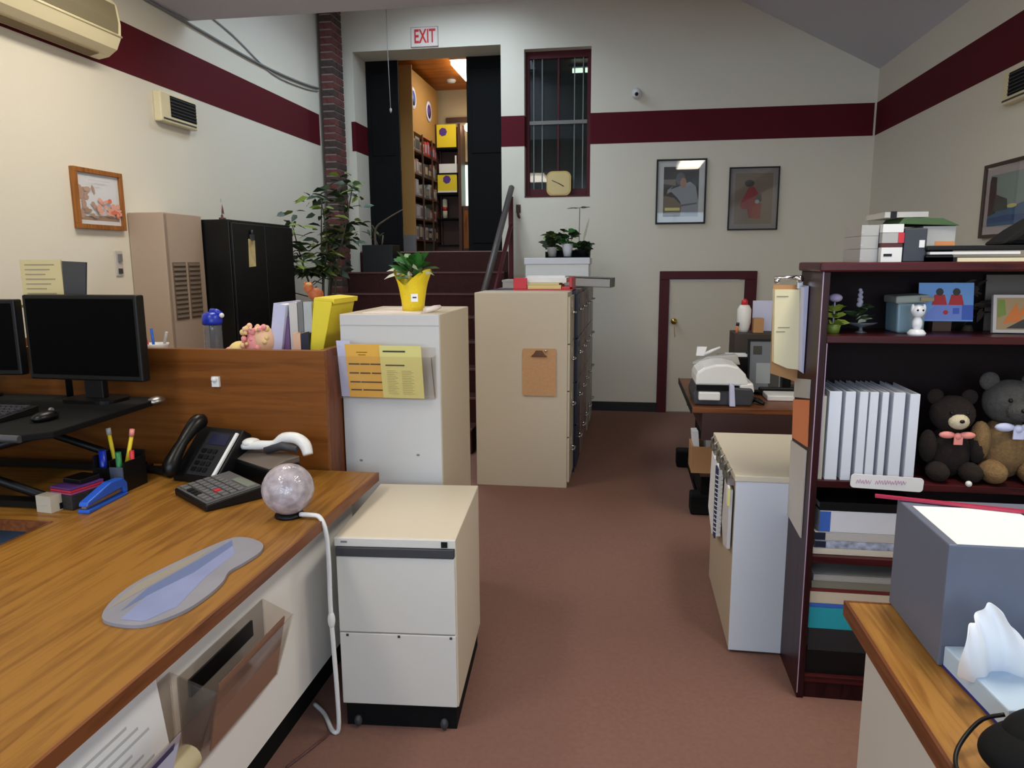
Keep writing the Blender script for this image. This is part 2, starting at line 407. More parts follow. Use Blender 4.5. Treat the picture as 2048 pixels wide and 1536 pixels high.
# ------------------------------------------------------------------ rooms beyond the doorway and the window
YS = 10.09
m = MB(); m.box(-2.775, -1.262, YB+.002, YB+.38, 1.53, 1.63); m.box(-3.14, 0.4, YB+.38, YS+.1, 1.53, 1.63)
struct('floor', m, mat('store_floor', (96, 66, 44), .6))
struct('ceiling', MB().box(-3.14, 0.4, YB+.38, YS+.1, 3.8, 3.9), ORWOOD)
struct('wall_store_back', MB().box(-3.14, 0.4, YS, YS+.1, 1.63, 3.8), STOREW)
struct('wall_store_left', MB().box(-3.14, -2.9, YB+.38, YS, 1.63, 3.8), STOREW)
struct('wall_store_partition', MB().box(-1.22, -1.12, YB+.38, YS, 1.63, 3.8), mat('dark_partition', (52, 58, 58), .8))
struct('wall_store_right', MB().box(.3, .4, YB+.38, YS, 1.63, 3.8), mat('dark_partition_b', (46, 54, 56), .8))
d = struct('door_2', loc=(-2.0, 7.74, 1.63))
for (a, b, hx) in ((-2.773, -2.421, -2.43), (-1.685, -1.264, -1.62)):
    lf = part(d, 'leaf', MB().box(a, b, 7.835, 7.862, 1.64, 3.612), BLACKM, .003)
    rb = MB()
    for q in (1.72, 2.65): rb.box(a+.05, b-.05, 7.828, 7.836, q, q+.84)
    part(lf, 'raised_panel', rb, BLACKM, .004)
part(d, 'threshold', MB().box(-2.773, -1.264, YB+.0, YB+.30, 1.63, 1.638), NOSE)
# shelving bay along the left of the shop, seen through the doorway
s = thing('display_shelving', 'tan ended shop shelving unit stocked with goods, seen through the upper doorway', 'shelving', (-2.7, 9.1, 1.63))
part(s, 'end_panel', MB().box(-2.62, -2.47, 8.52, 8.55, 1.84, 3.74), TANB)
part(s, 'end_panel_base', MB().box(-2.62, -2.47, 8.515, 8.55, 1.63, 1.84), MGREY)
part(s, 'back_panel', MB().box(-2.78, -2.74, 8.55, 9.9, 1.63, 3.74), TANB)
part(s, 'upper_board', MB().box(-2.60, -2.52, 8.55, 9.9, 3.05, 3.74), TANB)
for z in (1.80, 2.05, 2.32, 2.58, 2.84):
    part(s, 'shelf', MB().box(-2.74, -2.50, 8.55, 9.9, z-.02, z), DWOOD)
for y in (8.99, 9.44, 9.88):
    part(s, 'upright', MB().box(-2.50, -2.485, y-.015, y+.015, 1.63, 3.05), DWOOD)
gm = [mat('carton_' + n_, c_, .6) for n_, c_ in (('white', (176, 172, 172)), ('lilac', (150, 144, 168)), ('red', (170, 44, 46)), ('cream', (168, 152, 130)), ('charcoal', (52, 50, 52)), ('grey', (124, 118, 116)), ('slate', (88, 106, 114)), ('salmon', (154, 104, 84)))]
gn = {0: 'white', 1: 'lilac', 2: 'red', 3: 'cream', 4: 'charcoal', 5: 'grey', 6: 'slate', 7: 'salmon'}
lev = {0: 'bottom', 1: 'second', 2: 'third', 3: 'fourth', 4: 'top'}
for i, z in enumerate((1.80, 2.05, 2.32, 2.58, 2.84)):
    y = 8.57; j = 0
    while y < 9.8:
        wd = random.uniform(.10, .19); h = random.uniform(.11, .19)
        c = 2 if (i == 4 and j > 2) else random.choice([0, 1, 3, 4, 5, 0, 5, 7, 6])
        g = MB().box(-2.70, -2.515, y, y+wd, z, z+h); g.box(-2.514, -2.512, y+.02, y+wd-.02, z+.03, z+h-.03, 1)
        solo('carton', g, [gm[c], gm[(c+5) % 6]], '%s carton, %s from the near end of the %s shop shelf through the doorway' % (gn[c], ['first','second','third','fourth','fifth','sixth','seventh','eighth','ninth','tenth','eleventh','twelfth'][j], lev[i]), 'carton', 'cartons on the %s shop shelf' % lev[i])
        y += wd+.015; j += 1
for j, (y, c) in enumerate(((8.72, 0), (9.42, 1))):
    solo('round_sign', MB().at((-2.519, y, 3.42 - .02*j), (0, R(90), 0)).lathe([(.12, 0), (.125, .004), (.12, .008), (.0, .008)], n=24).lathe([(.085, .0085), (0, .009)], n=24, m=1), [PAPERB, NAVP if j == 0 else PURP],
         ('pale oval shop sign with blue centre, nearer' if j == 0 else 'pale oval shop sign with purple centre, farther') + ' on the tan board above the shop shelves', 'sign')
# far rack with yellow posters
s = thing('poster_rack', 'dark narrow rack holding two yellow posters at the back of the shop', 'rack', (-2.370, 9.9, 1.63))
part(s, 'rack_frame', MB().box(-2.550, -2.510, 9.72, 9.98, 1.63, 3.30).box(-2.220, -2.180, 9.72, 9.98, 1.63, 3.30).box(-2.510, -2.220, 9.96, 9.98, 1.63, 3.30), DWOOD)
for z in (1.75, 2.10, 2.42, 2.68, 3.0): part(s, 'shelf', MB().box(-2.510, -2.220, 9.70, 9.96, z-.02, z), BLACKM)
part(s, 'plinth', MB().box(-2.510, -2.220, 9.74, 9.96, 1.63, 1.73), DWOOD)
for (z0, z1, nm) in ((3.005, 3.29, 'upper'), (2.43, 2.66, 'lower')):
    p = MB().box(-2.495, -2.235, 9.705, 9.715, z0, z1); p.at((-2.370 if nm == 'lower' else -2.410, 9.704, (z0+z1)/2+.05), (R(90), 0, 0)).lathe([(.055, 0), (0, .001)], n=7, m=1, sm=False)
    if nm == 'lower': p.reset().box(-2.495, -2.235, 9.702, 9.705, z0, z0+.02, 2)
    solo('poster', p, [YPOST, PURP, PAPER], '%s yellow poster with a purple emblem on the shop rack' % nm, 'poster')
solo('paper_stack', MB().box(-2.480, -2.240, 9.74, 9.92, 2.68, 2.80).box(-2.260, -2.240, 9.72, 9.74, 2.68, 2.90), PAPER, 'white paper stack on the shop rack between the yellow posters', 'paper')
solo('bottle', MB().lathe([(.032, 0), (.034, .08), (.034, .24), (.02, .26), (0, .26)], (-2.430, 9.82, 2.10), 14).lathe([(.0355, .10), (.0355, .15)], (-2.430, 9.82, 2.10), 14, 1), [CREAMP, RED], 'cream bottle with red band on the low shop rack shelf', 'bottle')
# shop window and side cabinet at the far end
w = struct('window_2', loc=(-2.08, YS-.03, 2.2))
part(w, 'pane', MB().box(-2.20, -1.95, YS-.02, YS-.01, 2.28, 2.82), DAYE)
part(w, 'frame', MB().box(-2.225, -2.20, YS-.04, YS, 2.2, 3.2).box(-1.95, -1.92, YS-.04, YS, 2.2, 3.2).box(-2.2, -1.95, YS-.04, YS, 2.82, 2.86).box(-2.45, -1.92, YS-.04, YS, 3.38, 3.44), DWOOD)
s = thing('ornament_case', 'brown wooden ornament case under the bright shop window', 'cabinet', (-2.05, 9.9, 1.63))
part(s, 'case', MB().box(-2.20, -1.90, 9.8, YS-.03, 1.63, 2.26), DWOOD, .004)
part(s, 'door_trim', MB().box(-2.17, -1.93, 9.79, 9.80, 1.70, 2.20), wood('amber_wood', (110, 64, 24), (150, 92, 40), 'z'))
part(s, 'knob', MB().ball((-1.95, 9.785, 1.76), .018), CREAMP)
s = thing('globe_lamp', 'lit round lamp hanging beside the shop window', 'lamp', (-2.10, 9.8, 3.13))
part(s, 'shade', MB().ball((-2.09, 9.8, 3.26), .055), LAMPW); part(s, 'cord', MB().tube([(-2.09, 9.8, 3.31), (-2.09, 9.8, 3.8)], .004, 6), BLACK)
s = thing('ceiling_lamp', 'bright ceiling lamp on the varnished pine shop ceiling', 'lamp', (-1.85, 8.95, 3.70))
part(s, 'diffuser', MB().box(-2.02, -1.70, 8.55, 9.35, 3.72, 3.775), LAMPW, .02); part(s, 'base', MB().box(-2.03, -1.69, 8.54, 9.36, 3.775, 3.80), WHITEP)
area('shop_light', (-1.86, 8.95, 3.70), (0, 0, 0), .3, .8, 5.5, (1.0, .86, .64))
solo('smoke_detector', MB().lathe([(0, 0), (.045, .002), (.06, .02), (.062, .035)], (-2.25, 9.55, 3.765), 20), WHITEP, 'round white smoke detector on the shop ceiling', 'smoke detector')
s = thing('tube_light', 'twin tube light seen through the dark leaded window', 'light', (-.55, 9.1, 3.70))
for q in (-.62, -.47): part(s, 'tube', MB().tube([(q-.06, 9.1, 3.735), (q+.06, 9.1, 3.735)], .026, 10), LAMPE)
part(s, 'base', MB().box(-.72, -.36, 9.06, 9.14, 3.765, 3.80), DGREY)

# ------------------------------------------------------------------ brick flue, steps, rail
col = thing('brick_column', 'slim brick flue column in the far left corner, rising to the ceiling', 'column', (-2.888, 7.2, 0))
part(col, 'mortar_core', MB().box(-2.945, -2.831, 7.077, 7.323, 0, 4.02), MORTAR)
def brick_mesh(dx, dy, mt):
    b = MB().box(-dx/2, dx/2, -dy/2, dy/2, -.0275, .0275); me, _ = b.mesh('brick', mt); return me
bl = {}
for mi, mt in enumerate((BRICKA, BRICKB)):
    for ln in (.1195, .155, .086): bl[(mi, ln)] = brick_mesh(.126, ln, mt)
inv = ROOTM[col.name]
for i in range(59):
    z = .034 + i*.0676
    a, b = ((.155, .086) if i % 2 else (.086, .155))
    yy = 7.0745
    for ln in (a, b):
        o = bpy.data.objects.new('brick', bl[(0 if random.random() < .5 else 1, ln)]); COL.objects.link(o); o.parent = col
        o.location = inv @ Vector((-2.888 + random.uniform(-.001, .001), yy+ln/2, z)); yy += ln + .010
st = struct('stairs', loc=(-2.0, 6.5, 0))
for k in range(1, 8):
    zt = 1.63-.204*k; ya = YB-.27*k
    sp = part(st, 'step', MB().box(-2.815, -1.2, ya, ya+.27, 0, zt), STAIRC, .006)
    part(sp, 'nosing', MB().box(-2.815, -1.2, ya-.006, ya+.02, zt-.012, zt+.003), NOSE)
part(st, 'top_riser', MB().box(-2.775, -1.2, YB-.012, YB, 1.42, 1.628), STAIRC)
rl = thing('handrail', 'maroon stair rail with dark grey top bar beside the carpeted steps', 'handrail', (-1.15, 7.36, 0))
part(rl, 'top_bar', MB().tube([(-1.15, 7.40, 2.25), (-1.15, 5.6, 1.08)], .03, 8), mat('dark_grey_rail', (74, 66, 64), .5))
part(rl, 'post', MB().box(-1.172, -1.128, 7.33, 7.375, 0, 2.16), MAROON, .004)
part(rl, 'post', MB().box(-1.172, -1.128, 5.75, 5.795, 0, 1.14), MAROON, .004)
part(rl, 'lower_bar', MB().tube([(-1.15, 7.35, 1.88), (-1.15, 5.77, .85)], .022, 8), MAROON)

# ------------------------------------------------------------------ back wall fittings
def text_mesh(body, size, sx, ext=.001, off=0.0):
    cu = bpy.data.curves.new('letters', 'FONT'); cu.body = body; cu.size = size; cu.extrude = ext; cu.offset = off; cu.align_x = 'CENTER'; cu.align_y = 'CENTER'
    o = bpy.data.objects.new('letters', cu); COL.objects.link(o)
    dg = bpy.context.evaluated_depsgraph_get(); me = bpy.data.meshes.new_from_object(o.evaluated_get(dg))
    bpy.data.objects.remove(o); bpy.data.curves.remove(cu)
    for v in me.vertices: v.co.x *= sx
    return me
s = thing('exit_sign', 'white exit sign with red letters above the upper doorway', 'sign', (-2.02, YB, 3.625))
part(s, 'plate', MB().box(-2.158, -1.886, YB-.012, YB, 3.63, 3.81), mat('sign_white', (226, 214, 204), .6), .003)
part(s, 'border', MB().box(-2.160, -1.884, YB-.0135, YB-.001, 3.627, 3.633).box(-2.160, -1.884, YB-.0135, YB-.001, 3.807, 3.813).box(-2.161, -2.155, YB-.0135, YB-.001, 3.627, 3.813).box(-1.889, -1.883, YB-.0135, YB-.001, 3.627, 3.813), mat('sign_border', (176, 160, 150), .6))
me = text_mesh('EXIT', .178, .60, .0015, .003); me.materials.clear(); me.materials.append(mat('exit_red', (206, 36, 40), .5))
o = bpy.data.objects.new('lettering', me); COL.objects.link(o); o.parent = s; o.location = (0, -.014, .095); o.rotation_euler = (R(90), 0, 0)
solo('pull_cord', MB().tube([(-2.39, 7.42, 4.02), (-2.388, 7.42, 3.6), (-2.376, 7.42, 3.05)], .0035, 6).ball((-2.375, 7.42, 3.03), (.013, .013, .024), 0, 10, 8), LGREY, 'thin grey pull cord hanging in front of the upper doorway', 'cord')
s = thing('security_camera', 'small white dome security camera on the back wall above the maroon band', 'camera', (.058, YB, 3.02))
part(s, 'bracket', MB().at((.058, YB, 3.10), (R(90), 0, 0)).lathe([(.045, 0), (.045, .02), (.02, .03)], n=20), WHITEP)
part(s, 'housing', MB().ball((.058, YB-.055, 3.10), (.045, .045, .05)), WHITEP)
part(s, 'lens', MB().at((.058, YB-.093, 3.085), (R(90), 0, 0)).lathe([(.018, 0), (.015, .012), (0, .013)], n=16), BLACKG)
s = thing('desk_clock', 'gold rounded square clock standing on the window sill', 'clock', (-.69, YB+.05, 2.172))
def rrect(w_, h_, r, n=5):
    out = []
    for cx, cz, a0 in ((w_/2-r, h_/2-r, 0), (-w_/2+r, h_/2-r, 90), (-w_/2+r, -h_/2+r, 180), (w_/2-r, -h_/2+r, 270)):
        for i in range(n+1):
            a = R(a0+90*i/n); out.append((cx+r*math.cos(a), cz+r*math.sin(a)))
    return out
part(s, 'case', MB().at((-.69, 0, 2.292)).prism(rrect(.245, .238, .06), 'y', YB+.03, YB+.08), mat('gold_case', (188, 160, 96), .4, metal=.3))
part(s, 'dial', MB().at((-.69, 0, 2.292)).prism(rrect(.215, .208, .05), 'y', YB+.026, YB+.03), mat('gold_dial', (214, 190, 130), .5))
hh = MB().at((-.69, YB+.024, 2.292), (0, R(24), 0)).box(-.075, .0, -.001, .001, -.003, .003).at((-.69, YB+.024, 2.292), (0, R(30), 0)).box(0, .06, -.001, .001, -.004, .004)
part(s, 'hands', hh, BLACK)
s = thing('wall_hook', 'dark wall hook beside the stair rail below the window', 'hook', (-1.09, YB, 1.97))
part(s, 'plate', MB().box(-1.115, -1.07, YB-.01, YB, 2.01, 2.09), DWOOD, .002); part(s, 'prong', MB().tube([(-1.092, YB-.01, 2.06), (-1.092, YB-.05, 2.02), (-1.085, YB-.045, 1.975), (-1.08, YB-.02, 1.965)], .013, 8), DWOOD)

def picture(name, label, P0, axis, w_, h_, fw, framem, mount, mw, shapes, ppm, depth=.03, bg_=None, glass=True):
    # P0 lower-left corner as seen; axis: 'back' faces -y, 'left' faces +x, 'right' faces -x
    M = {'back': Matrix(((1,0,0,P0[0]),(0,0,-1,P0[1]),(0,1,0,P0[2]),(0,0,0,1))),
         'left': Matrix(((0,0,1,P0[0]),(1,0,0,P0[1]),(0,1,0,P0[2]),(0,0,0,1))),
         'right': Matrix(((0,0,-1,P0[0]),(-1,0,0,P0[1]),(0,1,0,P0[2]),(0,0,0,1)))}[axis]
    c = M @ Vector((w_/2, 0, 0))
    s = thing(name, label, 'picture', tuple(c))
    f = MB(); f.M = M
    f.box(0, w_, 0, fw, 0, depth); f.box(0, w_, h_-fw, h_, 0, depth); f.box(0, fw, fw, h_-fw, 0, depth); f.box(w_-fw, w_, fw, h_-fw, 0, depth)
    part(s, 'frame', f, framem, .002)
    b = MB(); b.M = M; b.box(fw, w_-fw, fw, h_-fw, 0, depth*.45); part(s, 'mount', b, mount)
    p = MB(); p.M = M; a0, b0 = fw+mw, fw+mw; aw, bh = w_-2*a0, h_-2*b0
    z = depth*.45+.001
    p.box(a0, a0+aw, b0, b0+bh, z-.0008, z, 0)
    for i, (pts, mi) in enumerate(shapes):
        zz = z+.0004*(i+1)
        p.poly([(a0+u*aw, b0+v*bh, zz) for (u, v) in pts], mi)
    part(s, 'print', p, ppm)
    if glass:
        g = MB(); g.M = M; g.box(fw, w_-fw, fw, h_-fw, depth*.75, depth*.78); part(s, 'glass', g, PICGL)
    return s
def ell(cx, cy, rx, ry, n=14, rot=0):
    return [(cx+rx*math.cos(2*math.pi*i/n)*math.cos(rot)-ry*math.sin(2*math.pi*i/n)*math.sin(rot), cy+rx*math.cos(2*math.pi*i/n)*math.sin(rot)+ry*math.sin(2*math.pi*i/n)*math.cos(rot)) for i in range(n)]
picture('framed_picture', 'dark framed print of a figure in white bending over a basket, white mount', (.265, YB, 1.878), 'back', .475, .612, .016, BLACK, MATB, .055, [
    ([(0,.75),(.35,.75),(.35,.62),(0,.66)], 4), ([(.28,.62),(.2,.55),(.42,.6),(.75,.7),(.92,.6),(1,.3),(1,0),(.48,0),(.5,.28),(.4,.38),(.22,.5),(.1,.46),(.12,.54)], 1),
    (ell(.48,.76,.13,.13), 2), (ell(.56,.68,.09,.1), 3), ([(0,.02),(.5,.02),(.52,.24),(.3,.38),(.05,.42),(0,.4)], 4), ([(.05,.12),(.48,.12),(.48,.18),(.05,.18)], 5), ([(.5,.2),(.95,.25),(.97,.28),(.52,.24)], 2)],
    [DKPR, GREYPR, mat('grey_hair_print', (96, 96, 96), .6), SKIN, BROWNPR, YELP])
picture('framed_picture', 'thin dark framed print of a figure in red robes on brown ground', (.952, YB, 1.812), 'back', .462, .588, .012, BLACK, MATG, .045, [
    ([(.2,.3),(.14,.38),(.3,.62),(.36,.72),(.5,.74),(.62,.6),(.7,.35),(.7,.12),(.4,.12),(.34,.3)], 1), ([(.55,.55),(.7,.6),(.72,.45),(.58,.4)], 2), (ell(.38,.8,.13,.07), 2), (ell(.6,.44,.06,.04), 3), ([(.42,.12),(.68,.1),(.72,.4),(.5,.35)], 4)],
    [BROWNPR, mat('dull_red_print', (140, 40, 44), .6), DKPR, GREYPR, mat('brick_print', (150, 62, 44), .6)])
picture('framed_picture', 'oak framed autumn landscape print on the left wall', (XL, 3.67, 1.722), 'left', .392, .330, .026, wood('oak_frame', (130, 78, 34), (160, 102, 50), 'z'), PAPER, .012, [
    ([(0,.04),(1,.04),(1,.12),(.6,.16),(.3,.12),(0,.15)], 1)] + [(ell(random.uniform(.02,.36), random.uniform(.15,.72), random.uniform(.05,.12), random.uniform(.03,.07), 7, random.uniform(0,3)), 2) for _ in range(16)] + [(ell(random.uniform(.1,.5), random.uniform(.1,.3), .08, .03, 7), 1) for _ in range(6)] + [(ell(random.uniform(.42,.98), random.uniform(.16,.5), random.uniform(.05,.11), random.uniform(.03,.06), 7, random.uniform(0,3)), random.choice([3,4,4])) for _ in range(18)] + [([(.2,.9),(.75,.9),(.75,.91),(.2,.91)], 5), ([(.34,.84),(.62,.84),(.62,.85),(.34,.85)], 5)],
    [PAPER, mat('dusty_brown_print', (170, 140, 118), .7), mat('pale_rust_print', (196, 160, 140), .7), mat('coral_print', (220, 110, 80), .7), mat('pale_coral_print', (222, 160, 140), .7), INKL])
picture('framed_picture', 'dark framed blue seascape with pale mount on the right wall', (XR, 5.165, 1.655), 'right', .95, .448, .02, mat('dark_brown_frame', (62, 44, 34), .5), mat('pinkish_mount', (196, 184, 182), .8), .05, [
    ([(0,0),(1,0),(1,.42),(.5,.4),(.25,.3),(0,.28)], 1), ([(0,.2),(.12,.25),(.1,.95),(.02,.98),(0,.9)], 2), ([(.08,.28),(.3,.3),(.28,.5),(.1,.62)], 3), ([(0,.05),(.4,.08),(1,.04),(1,.14),(.3,.2),(0,.16)], 4), (ell(.36,.36,.07,.04), 5), (ell(.6,.34,.06,.03), 5)],
    [mat('pale_sea_print', (150, 166, 160), .6), mat('sea_blue_print', (70, 110, 150), .6), mat('dark_palm_print', (58, 50, 46), .6), mat('dark_green_print', (74, 80, 74), .6), mat('deep_blue_print', (48, 84, 140), .6), YELP])
# ------------------------------------------------------------------ side wall fittings
s = thing('air_conditioner', 'cream wall mounted air conditioner high on the left wall', 'air conditioner', (XL+.1, 3.47, 2.65))
prof = [(XL, 2.67), (XL+.05, 2.655), (XL+.11, 2.665), (XL+.165, 2.70), (XL+.195, 2.76), (XL+.2, 2.83), (XL+.185, 2.93), (XL+.165, 2.955), (XL, 2.955)]
part(s, 'body', MB().prism(prof, 'y', 3.0, 3.935), CREAMPL, .006)
part(s, 'air_outlet', MB().prism([(XL+.06, 2.650), (XL+.12, 2.662), (XL+.118, 2.668), (XL+.06, 2.658)], 'y', 3.05, 3.84), mat('brown_outlet', (112, 92, 58), .6))
part(s, 'front_panel', MB().prism([(XL+.199, 2.775), (XL+.205, 2.83), (XL+.192, 2.925), (XL+.186, 2.925), (XL+.198, 2.83), (XL+.193, 2.775)], 'y', 3.02, 3.905), CREAMD)
part(s, 'ridge', MB().tube([(XL+.196, 3.0, 2.765), (XL+.196, 3.935, 2.765)], .006, 8), CREAMPL)
def vent(label, x, sgn, ya, yb, dark0, dark1):
    s = thing('wall_vent', label, 'vent', (x, (ya+yb)/2, 2.42))
    part(s, 'housing', MB().box(x, x+sgn*.055, ya, yb, 2.425, 2.61), CREAMPL, .008)
    g = part(s, 'grille', MB().box(x+sgn*.05, x+sgn*.0575, dark0, dark1, 2.465, 2.595), BLACKM)
    for k in range(6):
        z = 2.475+k*.021
        part(g, 'slat', MB().box(x+sgn*.0575, x+sgn*.061, dark0, dark1, z, z+.005), DGREY)
    part(s, 'control_strip', MB().box(x+sgn*.055, x+sgn*.058, ya+.02, yb-.02, 2.44, 2.45), DGREY)
    return s
vent('cream wall vent with dark grille on the left wall below the band', XL, 1, 4.46, 4.86, 4.56, 4.845)
vent('cream wall vent with dark grille on the right wall below the band', XR, -1, 4.6, 4.98, 4.62, 4.90)
s = thing('light_switch', 'small pale switch plate on the left wall near the beige cabinet', 'switch', (XL, 3.995, 1.46))
part(s, 'plate', MB().box(XL, XL+.008, 3.965, 4.03, 1.455, 1.605), mat('switch_plate', (196, 190, 182), .5), .003)
part(s, 'toggle', MB().box(XL+.008, XL+.02, 3.985, 4.012, 1.54, 1.585), MGREY); part(s, 'socket', MB().box(XL+.008, XL+.014, 3.982, 4.014, 1.47, 1.50), DGREY)
solo('wall_cable', MB().tube([(XL+.012, 3.9, 3.145), (XL+.012, 4.9, 3.135), (XL+.012, 5.86, 3.118), (XL+.012, 6.6, 3.145), (XL+.012, 7.06, 3.185)], .010, 6), mat('grey_cable', (128, 128, 128), .6), 'thick grey cable running along the top of the left wall to the brick column', 'cable')
solo('wall_cable', MB().tube([(XL+.008, 4.93, 3.30), (XL+.008, 5.5, 3.23), (XL+.008, 6.1, 3.10), (XL+.008, 6.7, 3.115), (XL+.008, 7.06, 3.16)], .006, 6), mat('pale_grey_cable', (170, 172, 174), .6), 'thin pale cable sagging below the thick cable on the left wall', 'cable')
# ------------------------------------------------------------------ ceiling lights (above the view)
def troffer(label, cx, cy, wx, ly, power):
    s = thing('ceiling_light', label, 'light', (cx, cy, 3.09))
    part(s, 'housing', MB().box(cx-wx/2, cx+wx/2, cy-ly/2, cy+ly/2, 3.13, 3.155), WHITEP)
    part(s, 'diffuser', MB().box(cx-wx/2+.02, cx+wx/2-.02, cy-ly/2+.02, cy+ly/2-.02, 3.09, 3.13), LAMPE, .01)
    area('fluorescent_glow', (cx, cy, 3.085), (0, 0, 0), wx-.05, ly-.05, power, WARM)
troffer('wraparound ceiling light over the right hand desk', 1.0, 2.05, .42, 1.2, 28)
troffer('wraparound ceiling light over the left hand desk', -1.75, .75, .42, 1.2, 14)
troffer('wraparound ceiling light above the tall beige cabinet', -1.95, 3.4, .42, 1.2, 10.5)

# ------------------------------------------------------------------ tall cabinets on the left wall
s = thing('heater_cabinet', 'tall beige metal cabinet with two brown louvres against the left wall', 'cabinet', (-2.87, 4.31, 0))
part(s, 'body', MB().box(XL+.004, -2.752, 4.11, 4.515, 0, 1.832), BEIGE, .004)
part(s, 'corner_trim', MB().box(-2.754, -2.748, 4.112, 4.135, .02, 1.82), mat('beige_trim', (150, 130, 112), .5))
for (a, b) in ((4.165, 4.300), (4.325, 4.455)):
    l = part(s, 'louvre', MB().box(-2.752, -2.749, a, b, 1.18, 1.535), LOUV)
    for q in range(12):
        z = 1.19+q*.029
        part(l, 'slat', MB().prism([(-2.749, z), (-2.742, z+.004), (-2.749, z+.02)], 'y', a+.006, b-.006), LOUV)
s = thing('storage_cabinet', 'tall black two-door storage cabinet against the left wall', 'cabinet', (-2.77, 4.97, 0))
part(s, 'body', MB().box(XL+.004, -2.57, 4.53, 5.42, .03, 1.81), BLACKG, .004)
part(s, 'plinth', MB().box(XL+.02, -2.6, 4.55, 5.40, 0, .03), BLACKM)
for (a, b, h) in ((4.535, 4.972, 4.945), (4.978, 5.415, 5.005)):
    dr = part(s, 'door', MB().box(-2.57, -2.55, a, b, .05, 1.79), BLACKG, .004)
    part(dr, 'handle', MB().box(-2.55, -2.53, h-.008, h+.008, .86, 1.0), DGREY, .004)
s = thing('hanging_note', 'yellowed paper note clipped to the black storage cabinet door', 'note', (-2.54, 4.78, 1.55))
part(s, 'note', MB().prism([(4.72, 1.50), (4.81, 1.505), (4.815, 1.68), (4.73, 1.69)], 'x', -2.548, -2.545), mat('aged_paper', (208, 186, 128), .8, noise=.2, scale=14))
part(s, 'clip', MB().box(-2.55, -2.532, 4.755, 4.79, 1.68, 1.72).tube([(-2.54, 4.772, 1.72), (-2.54, 4.772, 1.75)], .008, 8), DGREY)
s = thing('flag_ornament', 'tiny flag ornament standing on top of the black storage cabinet', 'ornament', (-2.64, 4.58, 1.81))
part(s, 'base', MB().lathe([(.022, 0), (.022, .012), (.008, .016), (.008, .03)], (-2.64, 4.58, 1.81), 12), DWOOD)
part(s, 'staff', MB().tube([(-2.64, 4.58, 1.83), (-2.64, 4.58, 1.945)], .003, 6), STEEL)
part(s, 'flag', MB().prism([(4.58, 1.86), (4.605, 1.845), (4.598, 1.88), (4.58, 1.925)], 'x', -2.641, -2.639), mat('dull_red_cloth', (128, 60, 62), .9))

# ------------------------------------------------------------------ big house plant and pot by the steps
def leafy(mb, c, L, W, dirv, m=0, droop=.25):
    d = Vector(dirv).normalized(); sd = d.cross(Vector((0,0,1)))
    if sd.length < .01: sd = Vector((1,0,0))
    sd.normalize(); sd = Matrix.Rotation(random.uniform(-1.1, 1.1), 3, d) @ sd; c = Vector(c); dn = Vector((0,0,-1))
    p = [c, c+d*L*.35+sd*W*.5, c+d*L*.35-sd*W*.5, c+d*L*.72+sd*W*.36+dn*L*droop*.4, c+d*L*.72-sd*W*.36+dn*L*droop*.4, c+d*L+dn*L*droop]
    mid1 = c+d*L*.35+dn*W*.12; mid2 = c+d*L*.72+dn*(L*droop*.4+W*.12)
    mb._add([p[0], p[1], mid1, p[2], p[3], mid2, p[4], p[5]], [(0,1,2),(0,2,3),(1,4,5,2),(2,5,6,3),(4,7,5),(5,7,6)], m, True)
s = thing('potted_tree', 'straggly leafy house plant between the black cabinet and the brick column', 'plant', (-2.62, 6.1, 0))
part(s, 'pot', MB().lathe([(.14, 0), (.19, .3), (.2, .32), (.18, .32), (.17, .29), (0, .28)], (-2.62, 6.1, 0), 20), TERRA)
stems = []
random.seed(3)
for i in range(6):
    a = random.uniform(0, 6.28); x, y = -2.62+.07*math.cos(a), 6.1+.07*math.sin(a)
    pts = [(x, y, .28)]
    tx = -2.62 + random.uniform(-.2, .30); ty = 6.1+random.uniform(-.3, .3); tz = random.uniform(1.75, 2.25)
    for k in range(1, 6):
        t = k/5; pts.append((x+(tx-x)*t**1.6+random.uniform(-.03,.03), y+(ty-y)*t**1.6, .28+(tz-.28)*t))
    stems.append(pts)
b = MB()
for p in stems: b.tube(p, [.014, .013, .012, .010, .007, .004], 6)
for i in range(9):
    p = random.choice(stems[:6])[random.choice([2,3,4])]; a = random.uniform(0, 6.28); L = random.uniform(.15, .32)
    q = Vector(p); e = q+Vector((math.cos(a)*L, math.sin(a)*L, random.uniform(-.05, .12))); stems.append([tuple(q), tuple((q+e)/2+Vector((0,0,.04))), tuple(e)])
    b.tube(stems[-1], [.006, .005, .003], 5)
part(s, 'stems', b, STEM)
b = MB()
for p in stems:
    e = Vector(p[-1])
    for k in range(34):
        a = random.uniform(0, 6.28); c = Vector(p[-1 if k < 20 else -2]) + Vector((random.uniform(-.12,.12), random.uniform(-.12,.12), random.uniform(-.12,.10)))
        c.x = max(c.x, XL+.19); c.z = min(max(c.z, 1.45), 2.3)
        leafy(b, c, random.uniform(.08,.15), random.uniform(.035,.06), (math.cos(a), math.sin(a), random.uniform(-.3,.5)), random.choice([0,0,0,1]))
lf = part(s, 'foliage', b, [LEAFD, LEAFY]); lf['kind'] = 'stuff'
s = thing('black_planter', 'square black planter with a dry arching stem on the upper step', 'planter', (-2.50, 7.35, 1.426))
m = MB().box(-2.66, -2.34, 7.22, 7.25, 1.426, 1.70).box(-2.66, -2.34, 7.445, 7.475, 1.426, 1.70).box(-2.66, -2.63, 7.25, 7.445, 1.426, 1.70).box(-2.37, -2.34, 7.25, 7.445, 1.426, 1.70).box(-2.63, -2.37, 7.25, 7.445, 1.426, 1.45)
part(s, 'pot', m, mat('black_pot', (20, 23, 26), .45), .004); part(s, 'soil', MB().box(-2.63, -2.37, 7.25, 7.445, 1.45, 1.665), SOIL)
